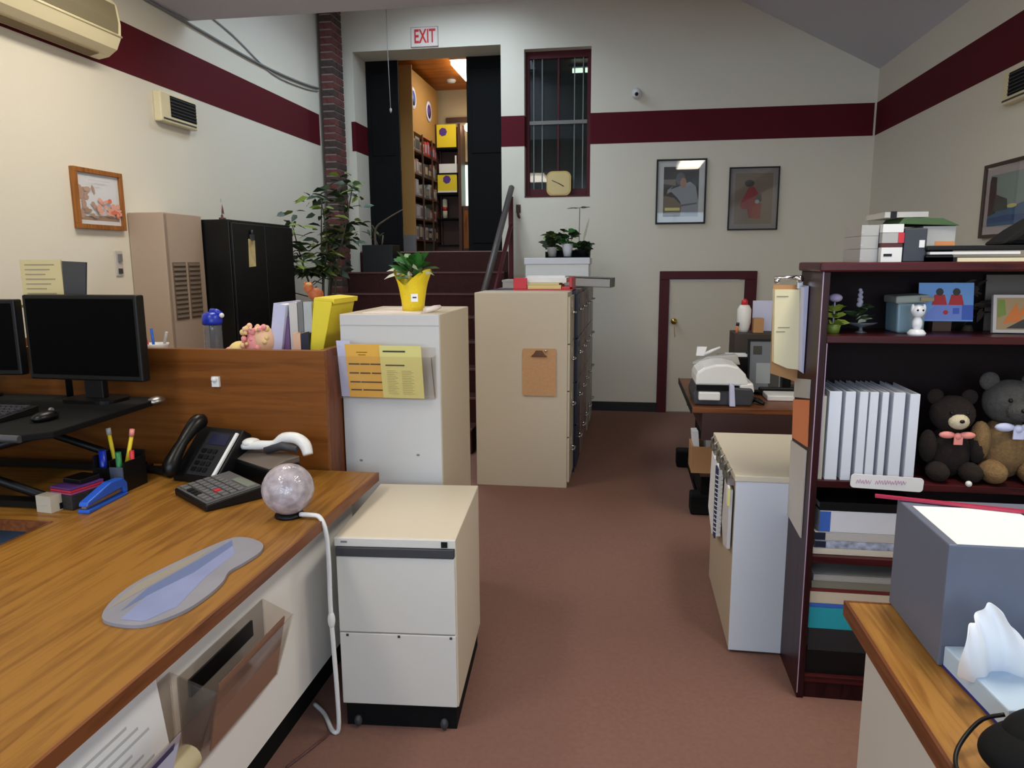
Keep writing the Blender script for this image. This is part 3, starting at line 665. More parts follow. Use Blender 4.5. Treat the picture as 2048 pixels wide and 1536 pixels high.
m = MB().tube([(-2.56, 7.35, 1.66), (-2.55, 7.34, 1.86), (-2.44, 7.33, 1.95), (-2.27, 7.32, 2.04), (-2.24, 7.32, 2.05)], [.014, .012, .009, .007, .003], 6).tube([(-2.53, 7.36, 1.66), (-2.57, 7.36, 1.78), (-2.60, 7.36, 1.88)], [.01, .007, .004], 6).tube([(-2.50, 7.36, 1.66), (-2.48, 7.36, 1.8)], .008, 6)
part(s, 'dry_stem', m, mat('dry_stem', (104, 88, 72), .8))
m = MB()
for i in range(8): leafy(m, (-2.58+random.uniform(-.05,.08), 7.36, 1.70+random.uniform(0,.16)), .11, .03, (random.uniform(-1,1), random.uniform(-.4,.2), .8))
part(s, 'leaves', m, LEAFD)

# ------------------------------------------------------------------ credenza behind the desk and what stands in it
s = thing('credenza', 'oak credenza with a high oak back panel behind the front desk', 'credenza', (-1.9, 2.88, 0))
part(s, 'back_panel', MB().box(-2.70, -1.125, 2.60, 2.63, 0, 1.20), OAKX, .002)
part(s, 'end_panel', MB().box(-1.155, -1.125, 2.63, 3.15, 0, 1.20), wood('oak_end', (84, 42, 22), (112, 62, 30), 'z'), .002)
part(s, 'end_panel', MB().box(-2.70, -2.67, 2.63, 3.15, 0, 1.20), OAKX, .002)
part(s, 'upper_shelf', MB().box(-2.67, -1.155, 2.63, 3.15, 1.055, 1.075), OAKX)
part(s, 'worktop', MB().box(-2.67, -1.155, 2.63, 3.15, .71, .74), OAK)
solo('wall_clip', MB().box(-1.585, -1.555, 2.588, 2.60, 1.055, 1.095).ball((-1.572, 2.585, 1.085), (.012, .01, .012)), WHITEP, 'small white adhesive clip on the oak back panel', 'clip')
def book(label, x0, x1, y0, y1, z0, z1, m_, tilt=0.0, kind='book', group=None, pages=True):
    b = MB().at(((x0+x1)/2, 0, z0), (0, tilt, 0)); w_ = (x1-x0)/2; h = z1-z0
    o = thing(kind, label, kind.replace('_', ' '), ((x0+x1)/2, (y0+y1)/2, z0), 0, group)
    b.box(-w_, -w_+.003, y0, y1, 0, h); b.box(w_-.003, w_, y0, y1, 0, h); b.box(-w_+.003, w_-.003, y0, y0+.003, 0, h)
    part(o, 'cover', b, m_)
    p = MB().at(((x0+x1)/2, 0, z0), (0, tilt, 0)); p.box(-w_+.003, w_-.003, y0+.003, y1-.006, .004, h-.006); part(o, 'pages', p, PAPER)
    return o
Zs = 1.075
book('white binder leaning left at the end of the row on the credenza', -1.515, -1.460, 2.910, 3.170, Zs+.01, Zs+.285, PAPERB, R(9), 'binder')
book('plum covered book beside the leaning white binder on the credenza', -1.445, -1.418, 2.930, 3.150, Zs, Zs+.225, PLUM)
book('thick off-white book in the middle of the credenza row', -1.414, -1.378, 2.930, 3.160, Zs, Zs+.285, mat('offwhite_cover', (206, 204, 200), .6))
book('grey covered book next to the thick off-white book', -1.375, -1.352, 2.930, 3.160, Zs, Zs+.29, MGREY)
book('pale blue-grey book under the brown figurine', -1.349, -1.312, 2.930, 3.160, Zs, Zs+.29, mat('pale_slate_cover', (178, 184, 188), .6))
book('dark green book beside the yellow folder', -1.325, -1.300, 2.970, 3.170, Zs, Zs+.285, mat('dark_green_cover', (28, 40, 36), .6))
book('small peach booklet in front of the tall books on the credenza', -1.365, -1.332, 2.850, 2.925, Zs, Zs+.165, mat('peach_cover', (226, 184, 156), .6))
book('small navy booklet in front of the dark green book', -1.328, -1.300, 2.850, 2.925, Zs, Zs+.165, mat('navy_cover', (36, 38, 60), .6))
s = thing('file_wallet', 'bright yellow expanding file wallet leaning beside the white file cabinet', 'folder', (-1.22, 3.020, Zs))
part(s, 'wallet', MB().prism([(-1.315, Zs), (-1.265, Zs), (-1.195, Zs+.295), (-1.275, Zs+.30)], 'y', 2.870, 3.13), YELF, .003)
part(s, 'flap', MB().prism([(-1.275, Zs+.30), (-1.195, Zs+.295), (-1.188, Zs+.285), (-1.185, Zs+.305), (-1.27, Zs+.312)], 'y', 2.870, 3.14), YELF)
s = thing('carved_figurine', 'small brown carved animal figurine resting on top of the credenza books', 'figurine', (-1.34, 3.030, Zs+.29))
m = MB().ball((-1.335, 3.030, Zs+.318), (.035, .03, .028)).ball((-1.362, 3.020, Zs+.345), (.022, .02, .022)).ball((-1.375, 3.020, Zs+.365), .008).ball((-1.352, 3.020, Zs+.366), .008)
part(s, 'body', m, TERRA); part(s, 'patch', MB().ball((-1.355, 3.008, Zs+.362), (.014, .008, .008)), mat('tan_patch', (206, 160, 96), .7))
s = thing('water_bottle', 'clear ridged water bottle with a blue flip lid on the credenza', 'bottle', (-1.80, 2.98, Zs))
part(s, 'body', MB().lathe([(.034, 0), (.038, .01)] + [(.038+.0015*(i % 2), .02+i*.012) for i in range(14)] + [(.036, .19)], (-1.80, 2.98, Zs), 20), CLEARP)
part(s, 'lid', MB().lathe([(.042, .188), (.044, .20), (.042, .228), (.03, .24), (0, .245)], (-1.80, 2.98, Zs), 20), DBLUE)
part(s, 'spout', MB().tube([(-1.80, 2.98, Zs+.238), (-1.775, 2.98, Zs+.243), (-1.755, 2.98, Zs+.232)], [.02, .014, .012], 8), DBLUE); part(s, 'mouthpiece', MB().ball((-1.75, 2.975, Zs+.228), .011), WHITEP)
s = thing('pen_cup', 'white cup of pens on the credenza behind the monitor', 'cup', (-2.00, 2.86, Zs))
part(s, 'cup', MB().lathe([(.043, 0), (.052, .105), (.055, .115), (.05, .115), (.045, .02), (0, .015)], (-2.00, 2.86, Zs), 20), WHITEP)
for (dx, dz, m_, ) in ((-.035, .165, RED), (-.005, .18, BLUE), (.05, .165, LGREY)): part(s, 'pen', MB().tube([(-2.0+dx*.3, 2.86, Zs+.02), (-2.0+dx*1.3, 2.85, Zs+dz)], .006, 8), m_)
s = thing('soft_toy', 'pink and yellow soft toy lying on the credenza beside the bottle', 'soft toy', (-1.568, 2.940, Zs))
part(s, 'body', MB().ball((-1.553, 2.920, Zs+.10), (.055, .06, .085)).ball((-1.538, 2.910, Zs+.17), (.035, .03, .02)), PINK)
fz = MB(); random.seed(21)
for i in range(130):
    fz.ball((-1.55+random.uniform(-.055,.055), 2.90+random.uniform(-.04,.03), Zs+random.uniform(.03,.19)), random.uniform(.007,.015), random.choice([0,0,1,2]), 6, 5)
part(s, 'fleece', fz, [PINK, YELPL, mat('peach_fleece', (240, 196, 160), .95)])
part(s, 'mane', MB().ball((-1.523, 2.910, Zs+.13), (.045, .05, .06)), mat('peach_plush', (240, 196, 160), .95))
part(s, 'snout', MB().ball((-1.633, 2.900, Zs+.075), (.05, .05, .05)), YELPL); part(s, 'paw', MB().ball((-1.678, 2.900, Zs+.06), (.03, .03, .04)), PINK)
solo('grey_box', MB().prism([(-1.678, Zs), (-1.568, Zs), (-1.578, Zs+.15), (-1.658, Zs+.135)], 'y', 3.020, 3.080), LGREY, 'small grey box behind the pink soft toy', 'box')

# ------------------------------------------------------------------ front desk
s = thing('front_desk', 'large oak topped office desk with a pale steel side panel', 'desk', (-1.4, 1.4, 0))
part(s, 'worktop', MB().box(-1.745, -.925, .25, 2.577, .71, .74), OAK)
part(s, 'edge_band', MB().box(-.925, -.917, .25, 2.577, .708, .7405).box(-1.753, -1.745, .25, 1.92, .708, .7405), OAKE)
part(s, 'return_top', MB().box(-2.95, -1.745, 1.925, 2.577, .71, .74), wood('oak_return', (126, 82, 28), (152, 106, 44), 'x'))
part(s, 'return_edge', MB().box(-2.95, -1.753, 1.917, 1.925, .705, .7405), OAKE)
part(s, 'side_panel', MB().box(-1.05, -1.02, .30, 2.55, .14, .708), mat('desk_side_steel', (238, 236, 232), .5))
part(s, 'gap_shade_panel', MB().box(-1.09, -1.07, .33, 2.5, 0, .14), BLACKM)  # black panel stands in for shade on the floor under the desk
part(s, 'modesty_panel', MB().box(-1.73, -1.05, 2.52, 2.545, .10, .708), OAKX)
part(s, 'end_leg', MB().box(-1.73, -1.05, .30, .33, 0, .708), LGREY); part(s, 'return_leg', MB().box(-2.94, -2.91, 1.95, 2.55, 0, .708), LGREY)
# office chair under the return
s = thing('office_chair', 'blue-grey fabric office chair tucked under the desk return', 'chair', (-2.22, 2.10, 0))
part(s, 'seat', MB().at((-2.22, 2.10, .58)).prism(rrect(.56, .54, .1), 'z', -.05, .05), FABRICB, .02)
part(s, 'backrest', MB().box(-2.42, -2.02, 1.70, 1.76, .66, .90), FABRICB, .03)
part(s, 'back_support', MB().box(-2.25, -2.19, 1.68, 1.71, .45, .8), BLACK); part(s, 'seat_frame', MB().box(-2.25, -2.19, 1.68, 2.18, .43, .47), BLACK)
part(s, 'gas_column', MB().tube([(-2.22, 2.10, .08), (-2.22, 2.10, .46)], .03, 12), DGREY)
for k in range(5):
    a = R(72*k+20); e = (-2.22+.28*math.cos(a), 2.10+.28*math.sin(a))
    lg = part(s, 'leg', MB().tube([(-2.22, 2.10, .11), (*e, .075)], [.025, .018], 8), BLACK)
    part(lg, 'castor', MB().ball((*e, .028), .028), BLACK)
# sit-stand converter with screens
Zp = 1.02
s = thing('desk_converter', 'black sit-stand desk converter on scissor legs', 'desk converter', (-2.18, 2.2, .74))
part(s, 'platform', MB().prism([(-2.75, 1.93), (-1.80, 1.90), (-1.74, 1.96), (-1.76, 2.48), (-1.80, 2.53), (-2.75, 2.53)], 'z', Zp-.022, Zp), BLACKM, .004)
part(s, 'edge_bumper', MB().ball((-1.765, 2.50, Zp-.008), (.03, .04, .018)), STEEL)
part(s, 'front_lip', MB().tube([(-2.75, 1.925, Zp-.012), (-1.80, 1.895, Zp-.012)], .012, 8), DGREY)
part(s, 'base_frame', MB().box(-2.72, -1.80, 2.02, 2.07, .745, .765).box(-2.72, -1.80, 2.45, 2.50, .745, .765).box(-1.88, -1.84, 2.05, 2.47, .745, .765).box(-2.70, -2.66, 2.05, 2.47, .745, .765), BLACK)
for y in (2.04, 2.475):
    part(s, 'scissor_leg', MB().tube([(-2.66, y, .765), (-1.86, y, Zp-.03)], .015, 8), BLACK)
    part(s, 'scissor_leg', MB().tube([(-1.82, y, .765), (-2.62, y, Zp-.03)], .015, 8), BLACK)
def monitor(label, cx, cy, z0, w_, h, rz):
    s = thing('monitor', label, 'monitor', (cx, cy, Zp), rz)
    M = Matrix.Translation((cx, cy, 0)) @ Matrix.Rotation(rz, 4, 'Z')
    b = MB(); b.M = M; b.box(-w_/2, w_/2, -.012, .03, z0, z0+h); part(s, 'casing', b, BLACK, .006)
    b = MB(); b.M = M; b.box(-w_/2+.015, w_/2-.015, -.0135, -.0115, z0+.02, z0+h-.014); part(s, 'screen', b, mat('dark_screen', (3, 3, 4), .6, spec=.05))
    b = MB(); b.M = M; b.box(-.04, .04, .02, .05, Zp+.01, z0+.12); part(s, 'neck', b, BLACK, .004)
    b = MB(); b.M = M; b.at(); b.M = M @ Matrix.Translation((0, .03, Zp)); b.prism(rrect(.22, .15, .05), 'z', 0, .012); part(s, 'base', b, BLACKG)
    return s
monitor('black monitor nearer the desk corner, in front of the copy holder', -1.97, 2.41, 1.103, .485, .315, R(-3))
monitor('black monitor cut off at the left edge of the picture', -2.51, 2.40, 1.115, .52, .285, R(6))
s = thing('keyboard', 'black keyboard on the sit-stand platform', 'keyboard', (-2.22, 2.10, Zp))
part(s, 'deck', MB().prism([(1.98+.05, Zp), (2.20, Zp), (2.20, Zp+.028), (1.98+.05, Zp+.016)], 'x', -2.46, -2.0), BLACK, .003)
km = MB().box(-.008, .008, -.008, .008, 0, .007); kme, _ = km.mesh('key', DGREY); iv = ROOTM[s.name]
for r_ in range(5):
    for c_ in range(22):
        o = bpy.data.objects.new('key', kme); COL.objects.link(o); o.parent = s; o.location = iv @ Vector((-2.445+c_*.0203, 2.05+r_*.029, Zp+.0165+r_*.0024))
s = thing('computer_mouse', 'black computer mouse beside the keyboard on the platform', 'mouse', (-1.89, 2.10, Zp))
part(s, 'shell', MB().ball((-1.89, 2.10, Zp+.012), (.03, .052, .02)), BLACKG); part(s, 'wheel', MB().at((-1.89, 2.128, Zp+.028), (0, R(90), 0)).lathe([(.009, -.004), (.009, .004)], n=12), MGREY)
s = thing('copy_holder', 'cream typed sheet and black card on a copy holder behind the monitors', 'copy holder', (-2.140, 2.50, Zp))
part(s, 'sheet', MB().box(-2.285, -2.110, 2.50, 2.505, 1.375, 1.545), mat('old_cream_sheet', (206, 190, 142), .8))
ln = MB()
for r_ in range(8): ln.box(-2.265, -2.140-.02*(r_ % 3), 2.4985, 2.50, 1.525-r_*.018, 1.529-r_*.018)
part(s, 'typed_lines', ln, PHCYL); part(s, 'black_card', MB().prism([(-2.110, 1.375), (-2.025, 1.375), (-2.005, 1.535), (-2.105, 1.54)], 'y', 2.50, 2.508), DGREY)
part(s, 'ledge', MB().box(-2.300, -2.020, 2.49, 2.52, 1.365, 1.375), mat('olive_ledge', (170, 152, 70), .5)); part(s, 'arm', MB().tube([(-2.140, 2.512, Zp), (-2.140, 2.512, 1.37)], .012, 8), BLACK)
# ------------------------------------------------------------------ on the desk
Zd = .7405
s = thing('pen_organizer', 'black mesh desk organizer holding pencils and blue and green pens', 'organizer', (-1.775, 2.28, Zd))
o_ = MB().box(-1.835, -1.715, 2.22, 2.225, Zd, Zd+.085).box(-1.835, -1.715, 2.335, 2.34, Zd, Zd+.125).box(-1.835, -1.83, 2.225, 2.335, Zd, Zd+.125).box(-1.72, -1.715, 2.225, 2.335, Zd, Zd+.105).box(-1.775, -1.77, 2.225, 2.335, Zd, Zd+.11).box(-1.83, -1.72, 2.225, 2.335, Zd, Zd+.005)
part(s, 'tray', o_, BLACK)
part(s, 'clear_front', MB().box(-1.765, -1.716, 2.214, 2.219, Zd+.005, Zd+.09), mat('slate_plastic', (84, 90, 104), .4))
for (x, y, m_, dx, h) in ((-1.80, 2.30, mat('pencil_yellow', (230, 206, 40), .5), -.02, .185), (-1.775, 2.29, mat('pencil_yellow_b', (226, 200, 44), .5), .05, .185)):
    p = part(s, 'pencil', MB().tube([(x, y, Zd+.01), (x+dx, y, Zd+h)], .007, 6), m_); part(p, 'eraser', MB().tube([(x+dx, y, Zd+h), (x+dx*1.1, y, Zd+h+.025)], .0085, 8), PINKB if dx > 0 else LGREY)
part(s, 'marker', MB().tube([(-1.815, 2.25, Zd+.01), (-1.815, 2.25, Zd+.14)], .012, 8), DBLUE); part(s, 'marker', MB().tube([(-1.745, 2.24, Zd+.01), (-1.742, 2.235, Zd+.14)], .01, 8), GREEN); part(s, 'marker', MB().tube([(-1.728, 2.28, Zd+.01), (-1.722, 2.28, Zd+.135)], .008, 8), RED)
s = thing('stapler', 'bright blue stapler on the desk corner', 'stapler', (-1.71, 2.11, Zd), R(4))
st_ = MB(); st_.M = Matrix.Translation((-1.71, 2.11, Zd)) @ Matrix.Rotation(R(4), 4, 'Z')
part(s, 'base', MB().at((-1.71, 2.11, Zd), (0, 0, R(4))).prism([(-.11, 0), (.10, 0), (.10, .008), (-.11, .012)], 'x', -.02, .02), BLUE, .003)
part(s, 'arm', MB().at((-1.71, 2.11, Zd), (0, 0, R(4))).prism([(-.11, .022), (-.105, .036), (.02, .066), (.085, .062), (.105, .04), (.105, .008), (.085, .008), (.078, .030), (-.06, .026)], 'x', -.016, .016), BLUE, .004)
part(s, 'magazine', MB().at((-1.71, 2.11, Zd), (0, 0, R(4))).prism([(-.105, .014), (.08, .014), (.08, .026), (-.105, .022)], 'x', -.008, .008), STEEL)
s = thing('card_box', 'black card box with pink and purple cards beside the stapler', 'card box', (-1.79, 2.09, Zd), R(-12))
A = ((-1.79, 2.09, Zd), (0, 0, R(-12)))
part(s, 'box', MB().at(*A).box(-.045, .045, -.06, .06, 0, .05), mat('black_dotted_card', (40, 38, 36), .6, noise=.5, scale=120), .002)
for k, m_ in enumerate((mat('magenta_card', (160, 60, 110), .6), RED, mat('violet_card', (92, 52, 120), .6))): part(s, 'card_layer', MB().at(*A).box(-.046, .046, -.061, .061, .052+k*.008, .058+k*.008), m_)
part(s, 'lid', MB().at(*A).box(-.04, .04, -.02, .055, .076, .092), BLACKG, .003)
solo('paper_cube', MB().at((-1.835, 2.005, Zd), (0, 0, R(-8))).box(-.03, .03, -.012, .03, 0, .055).box(-.015, .015, -.0135, -.012, .026, .029, 1), [mat('beige_note_block', (190, 180, 162), .8), INKL], 'small beige note block in front of the card box', 'note block')
s = thing('desk_phone', 'black desk phone with handset and white label strip', 'phone', (-1.52, 2.44, Zd), R(-14))
A = Matrix.Translation((-1.52, 2.44, Zd)) @ Matrix.Rotation(R(-14), 4, 'Z')
def tm(M_): b = MB(); b.M = M_; return b
part(s, 'base', tm(A).prism([(-.09, 0), (.10, 0), (.10, .15), (.062, .175), (-.09, .025)], 'x', -.10, .11), BLACK, .005)
T = A @ Matrix.Translation((0, -.09, .026)) @ Matrix.Rotation(R(44.5), 4, 'X')
part(s, 'keypad_panel', tm(T).box(-.035, .10, .005, .19, 0, .004), mat('charcoal_panel', (36, 36, 39), .55, spec=.2))
part(s, 'display', tm(T).box(-.015, .07, .135, .18, .004, .006), mat('phone_display', (36, 38, 62), .2))
for r_ in range(4):
    for c_ in range(3): part(s, 'button', tm(T).box(-.02+c_*.026, -.002+c_*.026, .02+r_*.026, .036+r_*.026, .004, .008), BLACKG)
part(s, 'label_strip', tm(T).box(.092, .104, .0, .19, .004, .012), WHITEP)
part(s, 'handset', tm(T).tube([(-.072, -.01, .03), (-.072, .01, .05), (-.072, .10, .058), (-.072, .19, .05), (-.072, .215, .03)], [.028, .03, .02, .03, .028], 10), BLACKG)
solo('phone_cord', MB().tube([(-1.63, 2.42, Zd+.012), (-1.68, 2.46, Zd+.014), (-1.74, 2.48, Zd+.012), (-1.82, 2.47, Zd+.01), (-1.76, 2.45, Zd+.012), (-1.66, 2.40, Zd+.012)], .011, 8), BLACK, 'black coiled cord bunched beside the desk phone', 'cord')
s = thing('calculator', 'grey desktop calculator with a red key', 'calculator', (-1.36, 2.235, Zd), R(-36))
A = Matrix.Translation((-1.36, 2.22, Zd)) @ Matrix.Rotation(R(-36), 4, 'Z')
part(s, 'body', tm(A).prism([(-.10, 0), (.10, 0), (.10, .045), (-.10, .024)], 'x', -.135, .125), BLACK, .006)
T = A @ Matrix.Translation((0, -.10, .0245)) @ Matrix.Rotation(R(6), 4, 'X')
part(s, 'face', tm(T).box(-.128, .118, .006, .194, 0, .002), mat('calculator_face', (84, 83, 85), .5))
part(s, 'display', tm(T).box(-.02, .10, .155, .185, .002, .006), mat('lcd', (122, 130, 118), .2))
for r_ in range(5):
    for c_ in range(8):
        part(s, 'key', tm(T).box(-.118+c_*.029, -.097+c_*.029, .014+r_*.027, .034+r_*.027, .002, .007), RED if (r_, c_) == (2, 5) else (BLACK if (r_ == 0 and c_ in (2, 3, 4)) else mat('calculator_key', (98, 97, 98), .5)))
s = thing('desk_tray', 'low black desk tray behind the crystal globe', 'tray', (-1.29, 2.43, Zd), R(-32))
A = Matrix.Translation((-1.29, 2.43, Zd)) @ Matrix.Rotation(R(-32), 4, 'Z')
part(s, 'body', tm(A).box(-.15, .13, -.07, .06, 0, .075), BLACKG, .008); part(s, 'lid', tm(A).prism([(-.065, .075), (.06, .075), (.06, .10), (.0, .095)], 'x', -.14, .12), mat('brown_grey_lid', (96, 86, 78), .5), .004)
s = thing('headset', 'white and black headset lying on the black desk tray', 'headset', (-1.25, 2.45, Zd+.10))
part(s, 'band', MB().tube([(-1.40, 2.46, Zd+.115), (-1.33, 2.45, Zd+.125), (-1.27, 2.45, Zd+.13), (-1.23, 2.45, Zd+.155), (-1.18, 2.45, Zd+.155), (-1.145, 2.44, Zd+.135), (-1.13, 2.43, Zd+.10)], [.012, .018, .016, .02, .022, .022, .018], 8), WHITEP)
part(s, 'pad', MB().tube([(-1.30, 2.44, Zd+.11), (-1.23, 2.435, Zd+.13), (-1.17, 2.43, Zd+.12)], [.014, .016, .014], 8), DGREY)
part(s, 'ear_cup', MB().ball((-1.37, 2.47, Zd+.128), (.035, .03, .018)), WHITEP)
s = thing('crystal_globe', 'round cracked crystal globe lamp on the desk edge', 'lamp', (-1.038, 2.075, Zd))
part(s, 'globe', MB().ball((-1.038, 2.075, Zd+.088), .0805, 0, 28, 18), GLOBE); part(s, 'base', MB().lathe([(.045, 0), (.045, .008), (.03, .016), (0, .018)], (-1.038, 2.075, Zd), 20), BLACK)
s = thing('power_cord', 'white power cord with inline switch hanging off the desk edge to the floor', 'cord', (-.91, 2.05, 0))
part(s, 'wire', MB().tube([(-.995, 2.06, Zd+.012), (-.955, 2.055, Zd+.014), (-.925, 2.05, Zd+.008), (-.908, 2.05, .70), (-.906, 2.055, .60), (-.91, 2.06, .45), (-.906, 2.06, .30), (-.902, 2.06, .15), (-.905, 2.065, .02), (-.93, 2.07, .008), (-.99, 2.15, .008), (-1.05, 2.2, .008)], .0075, 8), WHITEP)
part(s, 'inline_switch', MB().ball((-.909, 2.06, .405), (.012, .012, .03)), WHITEP)
solo('floor_cord', MB().tube([(-.935, 2.05, .006), (-.96, 1.98, .006), (-1.0, 1.88, .006)], .004, 6), mat('brown_cord', (96, 62, 58), .7), 'thin brown cord lying on the carpet beside the low cabinet', 'cord')
out = [(-1.111,1.350), (-1.032,1.352), (-.985,1.42), (-.973,1.50), (-.978,1.58), (-.995,1.64), (-.985,1.70), (-.978,1.77), (-.995,1.82), (-1.03,1.85), (-1.07,1.865), (-1.11,1.855), (-1.14,1.78), (-1.165,1.68), (-1.19,1.56), (-1.185,1.46), (-1.155,1.38)]
def smooth_closed(p, k=4):
    n = len(p); r = []
    for i in range(n):
        p0, p1, p2, p3 = p[i-1], p[i], p[(i+1) % n], p[(i+2) % n]
        for j in range(k):
            t = j/k
            r.append(tuple(.5*(2*p1[q]+(p2[q]-p0[q])*t+(2*p0[q]-5*p1[q]+4*p2[q]-p3[q])*t*t+(3*p1[q]-p0[q]-3*p2[q]+p3[q])*t**3) for q in (0, 1)))
    return r
m = MB().prism(smooth_closed(out), 'z', Zd, Zd+.008, 0)
zt = Zd+.0084
m.poly([(-1.10,1.365,zt),(-1.04,1.365,zt),(-1.01,1.44,zt),(-1.035,1.60,zt),(-1.04,1.75,zt),(-1.075,1.80,zt),(-1.08,1.62,zt),(-1.115,1.48,zt)], 1)
m.poly([(-1.115,1.48,zt),(-1.08,1.62,zt),(-1.075,1.80,zt),(-1.10,1.84,zt),(-1.115,1.70,zt),(-1.14,1.52,zt),(-1.125,1.40,zt)], 2)
m.poly([(-1.145,1.52,zt),(-1.12,1.70,zt),(-1.125,1.78,zt),(-1.155,1.66,zt),(-1.18,1.54,zt),(-1.16,1.40,zt)], 3)
s = solo('stone_slab', m, [AGGR, AGBL, AGBD, AGTN], 'polished blue and grey stone slab lying near the desk edge', 'stone slab')
# acrylic pockets on the side of the desk
def pocket(label, y0, y1, zb, zt_, x0, xo):
    s = thing('acrylic_pocket', label, 'wall file', (x0, (y0+y1)/2, zb))
    part(s, 'back_plate', MB().box(x0, x0+.004, y0, y1, zb, zt_+.04), ACRYL)
    part(s, 'front_plate', MB().prism([(x0+.03, zb), (x0+.034, zb), (xo+.004, zt_), (xo, zt_)], 'y', y0, y1), ACRYL)
    part(s, 'bottom_plate', MB().box(x0, x0+.034, y0, y1, zb-.004, zb), ACRYL)
    for y in (y0, y1-.004): part(s, 'side_plate', MB().prism([(x0+.004, zb), (x0+.03, zb), (xo, zt_), (x0+.004, zt_+.04)], 'y', y, y+.004), ACRYL)
    return s
pocket('smoky acrylic file pocket on the desk side, farther from the viewer', 1.43, 1.84, .345, .535, -1.02, -.93)
solo('mounting_strip', MB().box(-1.02, -1.014, 1.47, 1.77, .50, .545), BLACK, 'black strip stuck on the desk side behind the acrylic pockets', 'strip')
solo('folder', MB().prism([(-.972, .37), (-.968, .37), (-.932, .548), (-.936, .548)], 'y', 1.46, 1.80).prism([(-.9665, .385), (-.965, .385), (-.948, .47), (-.9495, .47)], 'y', 1.50, 1.74, 1), [mat('brown_kraft_folder', (140, 104, 84), .7), PAPERB], 'brown folder with white label in the farther acrylic pocket', 'folder')
pocket('smoky acrylic file pocket on the desk side, nearest the viewer', .92, 1.405, .36, .565, -1.02, -.905)
s = thing('form_stack', 'stack of white printed forms leaning in the nearest acrylic pocket', 'paper', (-.98, 1.14, .37))
part(s, 'sheets', MB().prism([(-.995, .37), (-.968, .37), (-1.0, .645), (-1.012, .645)], 'y', .94, 1.33), PAPER)
ln = MB()
for k in range(9):
    t = .2+.075*k; x = -.968-.032*t; z = .37+.275*t
    ln.prism([(x+.0005, z), (x+.0012, z), (x+.0005, z+.006), (x-.0002, z+.006)], 'y', 1.0 if k % 3 else 1.12, 1.28-.03*(k % 3))
part(s, 'print_lines', ln, INKL)
solo('paper_roll', MB().tube([(-.955, .95, .43), (-.955, 1.36, .43)], .03, 14), CREAMP, 'rolled cream paper in the nearest acrylic pocket', 'paper roll')
s = thing('label_sheet', 'lavender label sheet with dark writing on the nearest acrylic pocket', 'label', (-.93, 1.12, .40))
part(s, 'sheet', MB().prism([(-.955+.0, .40), (-.953, .40), (-.908, .555), (-.910, .555)], 'y', .98, 1.272), PAPERB)
ln = MB()
for (t, a, b) in ((.84, 1.17, 1.25), (.82, 1.05, 1.15), (.62, 1.14, 1.155)): ln.prism([(-.953+.045*t+.001, .40+.155*t), (-.952+.045*t+.001, .40+.155*t), (-.947+.045*t+.001, .416+.155*t), (-.948+.045*t+.001, .416+.155*t)], 'y', a, b)
part(s, 'writing', ln, INKB)
# ------------------------------------------------------------------ low cabinet at the desk end
A = Matrix.Translation((-.905, 2.10, 0)) @ Matrix.Rotation(R(4.2), 4, 'Z')
s = thing('drawer_pedestal', 'low putty two-drawer cabinet with black handle strip at the desk end', 'cabinet', (-.71, 2.40, 0), R(4.2))
part(s, 'body', tm(A).box(0, .39, .012, .575, .085, .665), PUTTY, .003)
part(s, 'base', tm(A).box(.01, .38, .02, .56, 0, .085), BLACKM)
part(s, 'top_rail', tm(A).box(0, .39, 0, .014, .637, .665), PUTTYF, .002)
part(s, 'handle_strip', tm(A).box(.004, .386, -.006, .014, .605, .636), DGREY, .003)
d1 = part(s, 'drawer', tm(A).box(.004, .386, 0, .014, .345, .603), PUTTYF, .003); d2 = part(s, 'drawer', tm(A).box(.004, .386, 0, .014, .09, .341), PUTTYF, .003)
for x in (.03, .20, .37): part(d2, 'screw', tm(A).box(x-.004, x+.004, -.002, .001, .330, .338), DGREY)
part(s, 'lock', tm(A).box(.345, .365, -.003, .002, .641, .660), BLACK); part(s, 'badge', tm(A).box(.022, .042, -.002, .002, .650, .656), MGREY)
for x in (.05, .34): part(s, 'castor', tm(A).ball((x, .012, .022), (.014, .014, .02)), DGREY)
# ------------------------------------------------------------------ white four-drawer cabinet
s = thing('file_cabinet', 'tall white file cabinet with a papers pocket, beside the oak credenza', 'filing cabinet', (-.915, 3.02, 0))
part(s, 'body', MB().box(-1.12, -.714, 2.765, 3.285, .03, 1.327), TAN, .003)
part(s, 'front_face', MB().box(-1.12, -.716, 2.757, 2.765, .03, 1.327), WHITES, .002)
part(s, 'seam', MB().box(-1.12, -.716, 2.7555, 2.757, 1.283, 1.286), LGREY); part(s, 'plinth', MB().box(-1.11, -.724, 2.78, 3.27, 0, .03), BLACKM)
for (x, z) in ((-1.06, .73), (-.82, .76)): part(s, 'chip', MB().box(x, x+.012, 2.7555, 2.757, z, z+.008), MGREY)
s = thing('brochure_pocket', 'smoky acrylic pocket fixed to the front of the white file cabinet', 'wall file', (-.94, 2.72, 1.0))
part(s, 'back_plate', MB().box(-1.14, -.73, 2.750, 2.754, 1.0, 1.20), ACRYLC)
part(s, 'front_plate', MB().prism([(2.712, 1.0), (2.715, 1.0), (2.672, 1.172), (2.668, 1.172)], 'x', -1.145, -.725), ACRYLC)
part(s, 'bottom_plate', MB().box(-1.13, -.74, 2.712, 2.754, .996, 1.0), ACRYLC)
for x in (-1.145, -.729): part(s, 'side_plate', MB().prism([(2.715, 1.0), (2.750, 1.0), (2.750, 1.172), (2.672, 1.172)], 'x', x, x+.004), ACRYLC)
